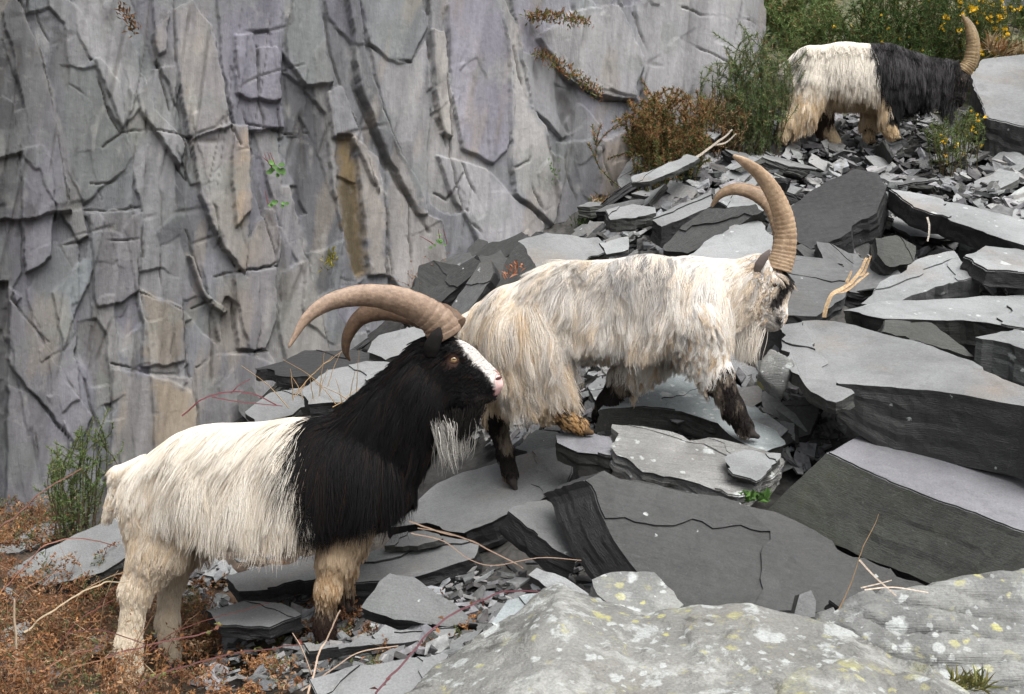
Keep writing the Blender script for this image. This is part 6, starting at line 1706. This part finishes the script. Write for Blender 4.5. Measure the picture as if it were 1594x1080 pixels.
stick('short white stick standing among slates under the long narrow slab', [(1443, 338), (1446, 352), (1444, 376)], 5.2, .006, .005, (.5, .46, .4), 'twig', 'twig', seed=2, mat='twig')
stick('thin grey dead branch lying on the slates by the heather bush', [(1082, 248), (1100, 235), (1125, 215), (1140, 202)], 6.4, .011, .006, (.34, .30, .25), 'twig', 'twig', forks=[[(1110, 226), (1130, 222), (1146, 208)]], seed=3, mat='twig')
stick('pale dry stalks crossing on the crevice at the lower right', [(1338, 872), (1362, 898), (1394, 926)], 2.9, .003, .0022, (.5, .42, .34), 'twig', 'twig', forks=[[(1340, 915), (1370, 908), (1388, 903)], [(1346, 918), (1390, 914), (1445, 922)]], seed=4, mat='twig')
stick('thin grass stalk rising from the crevice over the mossy slab face', [(1304, 952), (1322, 915), (1345, 850), (1368, 800)], 2.95, .0022, .0008, (.30, .20, .11), 'dry_stem', 'dry stem', seed=5)
stick('red bramble shoot arching behind the white rump', [(284, 648), (310, 624), (345, 612), (390, 612), (430, 630)], 4.7, .004, .003, (.17, .05, .06), 'bramble', 'bramble', seed=6, forks=[[(330, 618), (370, 625), (440, 632)], [(360, 612), (372, 600), (390, 590)]])
stick('purple bramble stem crossing the rubble in front of the boulder', [(585, 1080), (620, 1040), (660, 995), (700, 960), (745, 935), (790, 920), (850, 922), (900, 930)], (2.5, 2.95), .0034, .0022, (.13, .055, .065), 'bramble', 'bramble', seed=7, leaves=(10, (BRN1, REDB), .02))
stick('dry brown bramble trailing from the black goat\'s chest to the dark hollow', [(638, 812), (680, 826), (730, 840), (765, 858), (800, 875), (815, 885)], (3.4, 3.2), .0026, .0018, (.27, .19, .14), 'bramble', 'bramble', seed=8, forks=[[(650, 822), (700, 830), (752, 850)], [(640, 830), (690, 842), (730, 870), (770, 880), (840, 868), (905, 872)]])
stick('long straw-coloured stem arching beside the black goat\'s hind foot', [(38, 985), (75, 955), (120, 925), (160, 908), (200, 905)], (3.2, 3.4), .0035, .002, (.42, .33, .22), 'dry_stem', 'dry stem', seed=9)
stick('upright pale dead stem at the bottom left', [(27, 1080), (26, 1020), (24, 970), (22, 932)], 2.95, .0045, .003, (.46, .36, .26), 'dry_stem', 'dry stem', seed=10)
stick('red bramble stem running across the black goat\'s hind feet', [(150, 1030), (200, 1012), (260, 998), (320, 985), (345, 972)], (3.2, 3.3), .003, .002, (.12, .05, .045), 'bramble', 'bramble', seed=11, forks=[[(105, 985), (150, 980), (190, 990), (250, 1015), (275, 1055)]], leaves=(9, (BRN1, REDB, OLV), .022))
stick('dark bramble runner low in the dead bracken', [(215, 1070), (260, 1045), (310, 1030), (360, 1018), (420, 1010), (470, 1002)], (2.9, 3.1), .003, .002, (.12, .05, .045), 'bramble', 'bramble', seed=12, leaves=(14, (BRN1, REDB, OLV), .022))
stick('pale stems leaning together at the bottom centre', [(478, 1080), (492, 1035), (505, 1000), (530, 950)], (2.7, 3.0), .0032, .002, (.48, .36, .27), 'dry_stem', 'dry stem', seed=13, forks=[[(470, 1075), (520, 1040), (560, 1015), (620, 1005)], [(485, 1050), (470, 1010), (455, 985)]])
stick('dry stalk bending over the smooth pale slab on the left', [(0, 925), (30, 890), (70, 850), (110, 838), (150, 842), (182, 850)], (3.9, 4.1), .003, .002, (.25, .12, .09), 'dry_stem', 'dry stem', seed=14)
stick('red bramble reaching up at the left edge', [(0, 820), (30, 800), (60, 770), (100, 745), (128, 730)], 4.4, .004, .003, (.19, .10, .08), 'bramble', 'bramble', seed=15)
_r = np.random.default_rng(55)
for k in range(16):
    u0, v0 = _r.uniform(405, 560), _r.uniform(600, 640)
    a = _r.normal() * .9
    L_ = _r.uniform(35, 80)
    stick('dry straw stalk poking up behind the black goat\'s shoulders', [(u0, v0), (u0 + a * L_ * .4, v0 - L_ * .55), (u0 + a * L_ * .9, v0 - L_)], _r.uniform(4.3, 4.7), .0022, .001, (.40, .27, .14), 'dry_stem', 'dry stem', 'dry stalks behind the black goat', seed=60 + k)
for k in range(26):
    u0, v0 = _r.uniform(-10, 330), _r.uniform(930, 1090)
    a = _r.normal() * 1.0
    L_ = _r.uniform(40, 130)
    h_ = hit(u0, min(v0, 1075))
    if h_ is None: continue
    Y_ = h_[1]
    stick('thin dead stem in the brown bracken at the bottom left', [(u0, v0), (u0 + a * L_ * .3, v0 - L_ * .5), (u0 + a * L_ * .9, v0 - L_ * .85)], Y_, .0028, .0012, ((.40, .29, .18), (.20, .075, .06), (.27, .15, .09))[k % 3], 'dry_stem', 'dry stem', 'dead stems in the bracken', seed=90 + k)

def bracken(label, poly, n, seed, hmin, hmax, cols, name='dead_bracken'):
    """brown ground cover: branching stalks set with small curled leaves"""
    S = Sprig(seed); r = S.r
    pa = np.asarray(poly, float)
    k = 0
    while k < n:
        q = r.uniform(pa.min(0), pa.max(0))
        if not inside(q[0], q[1], pa): continue
        k += 1
        p = hit(q[0], q[1])
        if p is None: continue
        dens = vnoise(np.array([[q[0] / 60, q[1] / 60]]), 8)[0]
        if dens < .3 and r.random() < .6: continue
        H = r.uniform(hmin, hmax) * (.5 + dens)
        base = cols[r.integers(len(cols))]
        ln = S.line(p, np.array([r.normal() * .7, r.normal() * .5 - .1, .8]), H, 6, .5, .5)
        S.stem(ln, .0016, .0007, np.array(base) * .9)
        for j in range(r.integers(3, 7)):
            i = r.integers(1, 6)
            br = S.line(ln[i], r.normal(size=3) + [0, 0, .2], H * r.uniform(.2, .45), 3, .6, .3)
            S.stem(br, .001, .0005, base)
            for m in range(r.integers(5, 10)):
                t = r.integers(1, 4)
                S.leaf(br[t] + r.normal(size=3) * .004, r.normal(size=3) + [0, 0, .15], r.uniform(.007, .02), r.uniform(.004, .011), base if r.random() < .75 else cols[r.integers(len(cols))], .4)
    return S.build(name, label, 'bracken', kind='stuff')
BC = ((.24, .115, .05), (.20, .10, .055), (.34, .18, .08), (.15, .075, .04), (.28, .14, .07), (.17, .085, .045), (.11, .12, .05), (.34, .22, .13), (.16, .11, .07))
bracken('tangle of dead brown bracken and bramble over the ground', [(-40, 850), (60, 900), (190, 880), (230, 960), (300, 930), (330, 1000), (300, 1120), (-40, 1120)], 520, 71, .07, .20, BC)
bracken('sparse dead bracken among the slates', [(280, 900), (420, 900), (600, 930), (720, 940), (740, 1000), (560, 1080), (300, 1110)], 170, 72, .05, .13, BC)
bracken('brown dead growth along the foot of the cliff', [(-20, 800), (70, 790), (110, 810), (90, 850), (-20, 860)], 120, 73, .06, .16, BC)
bracken('dry brown undergrowth on the far bank', [(1180, 0), (1594, -40), (1640, 120), (1540, 110), (1320, 110), (1200, 90)], 240, 74, .10, .26, (BRN2, OLV, GR1, GR3, STRAW, GR2), 'undergrowth')
bracken('dry heather litter between the bushes and the slates', [(1090, 185), (1130, 160), (1220, 165), (1230, 185), (1150, 200)], 110, 75, .06, .16, (BRN1, BRN2, STRAW, OLV), 'undergrowth')
rock('grey rock face half hidden in the top right corner', 1600, 40, 11.0, .45, .4, .8, 'slate_mid', 88, 'rock_outcrop', 'rock')
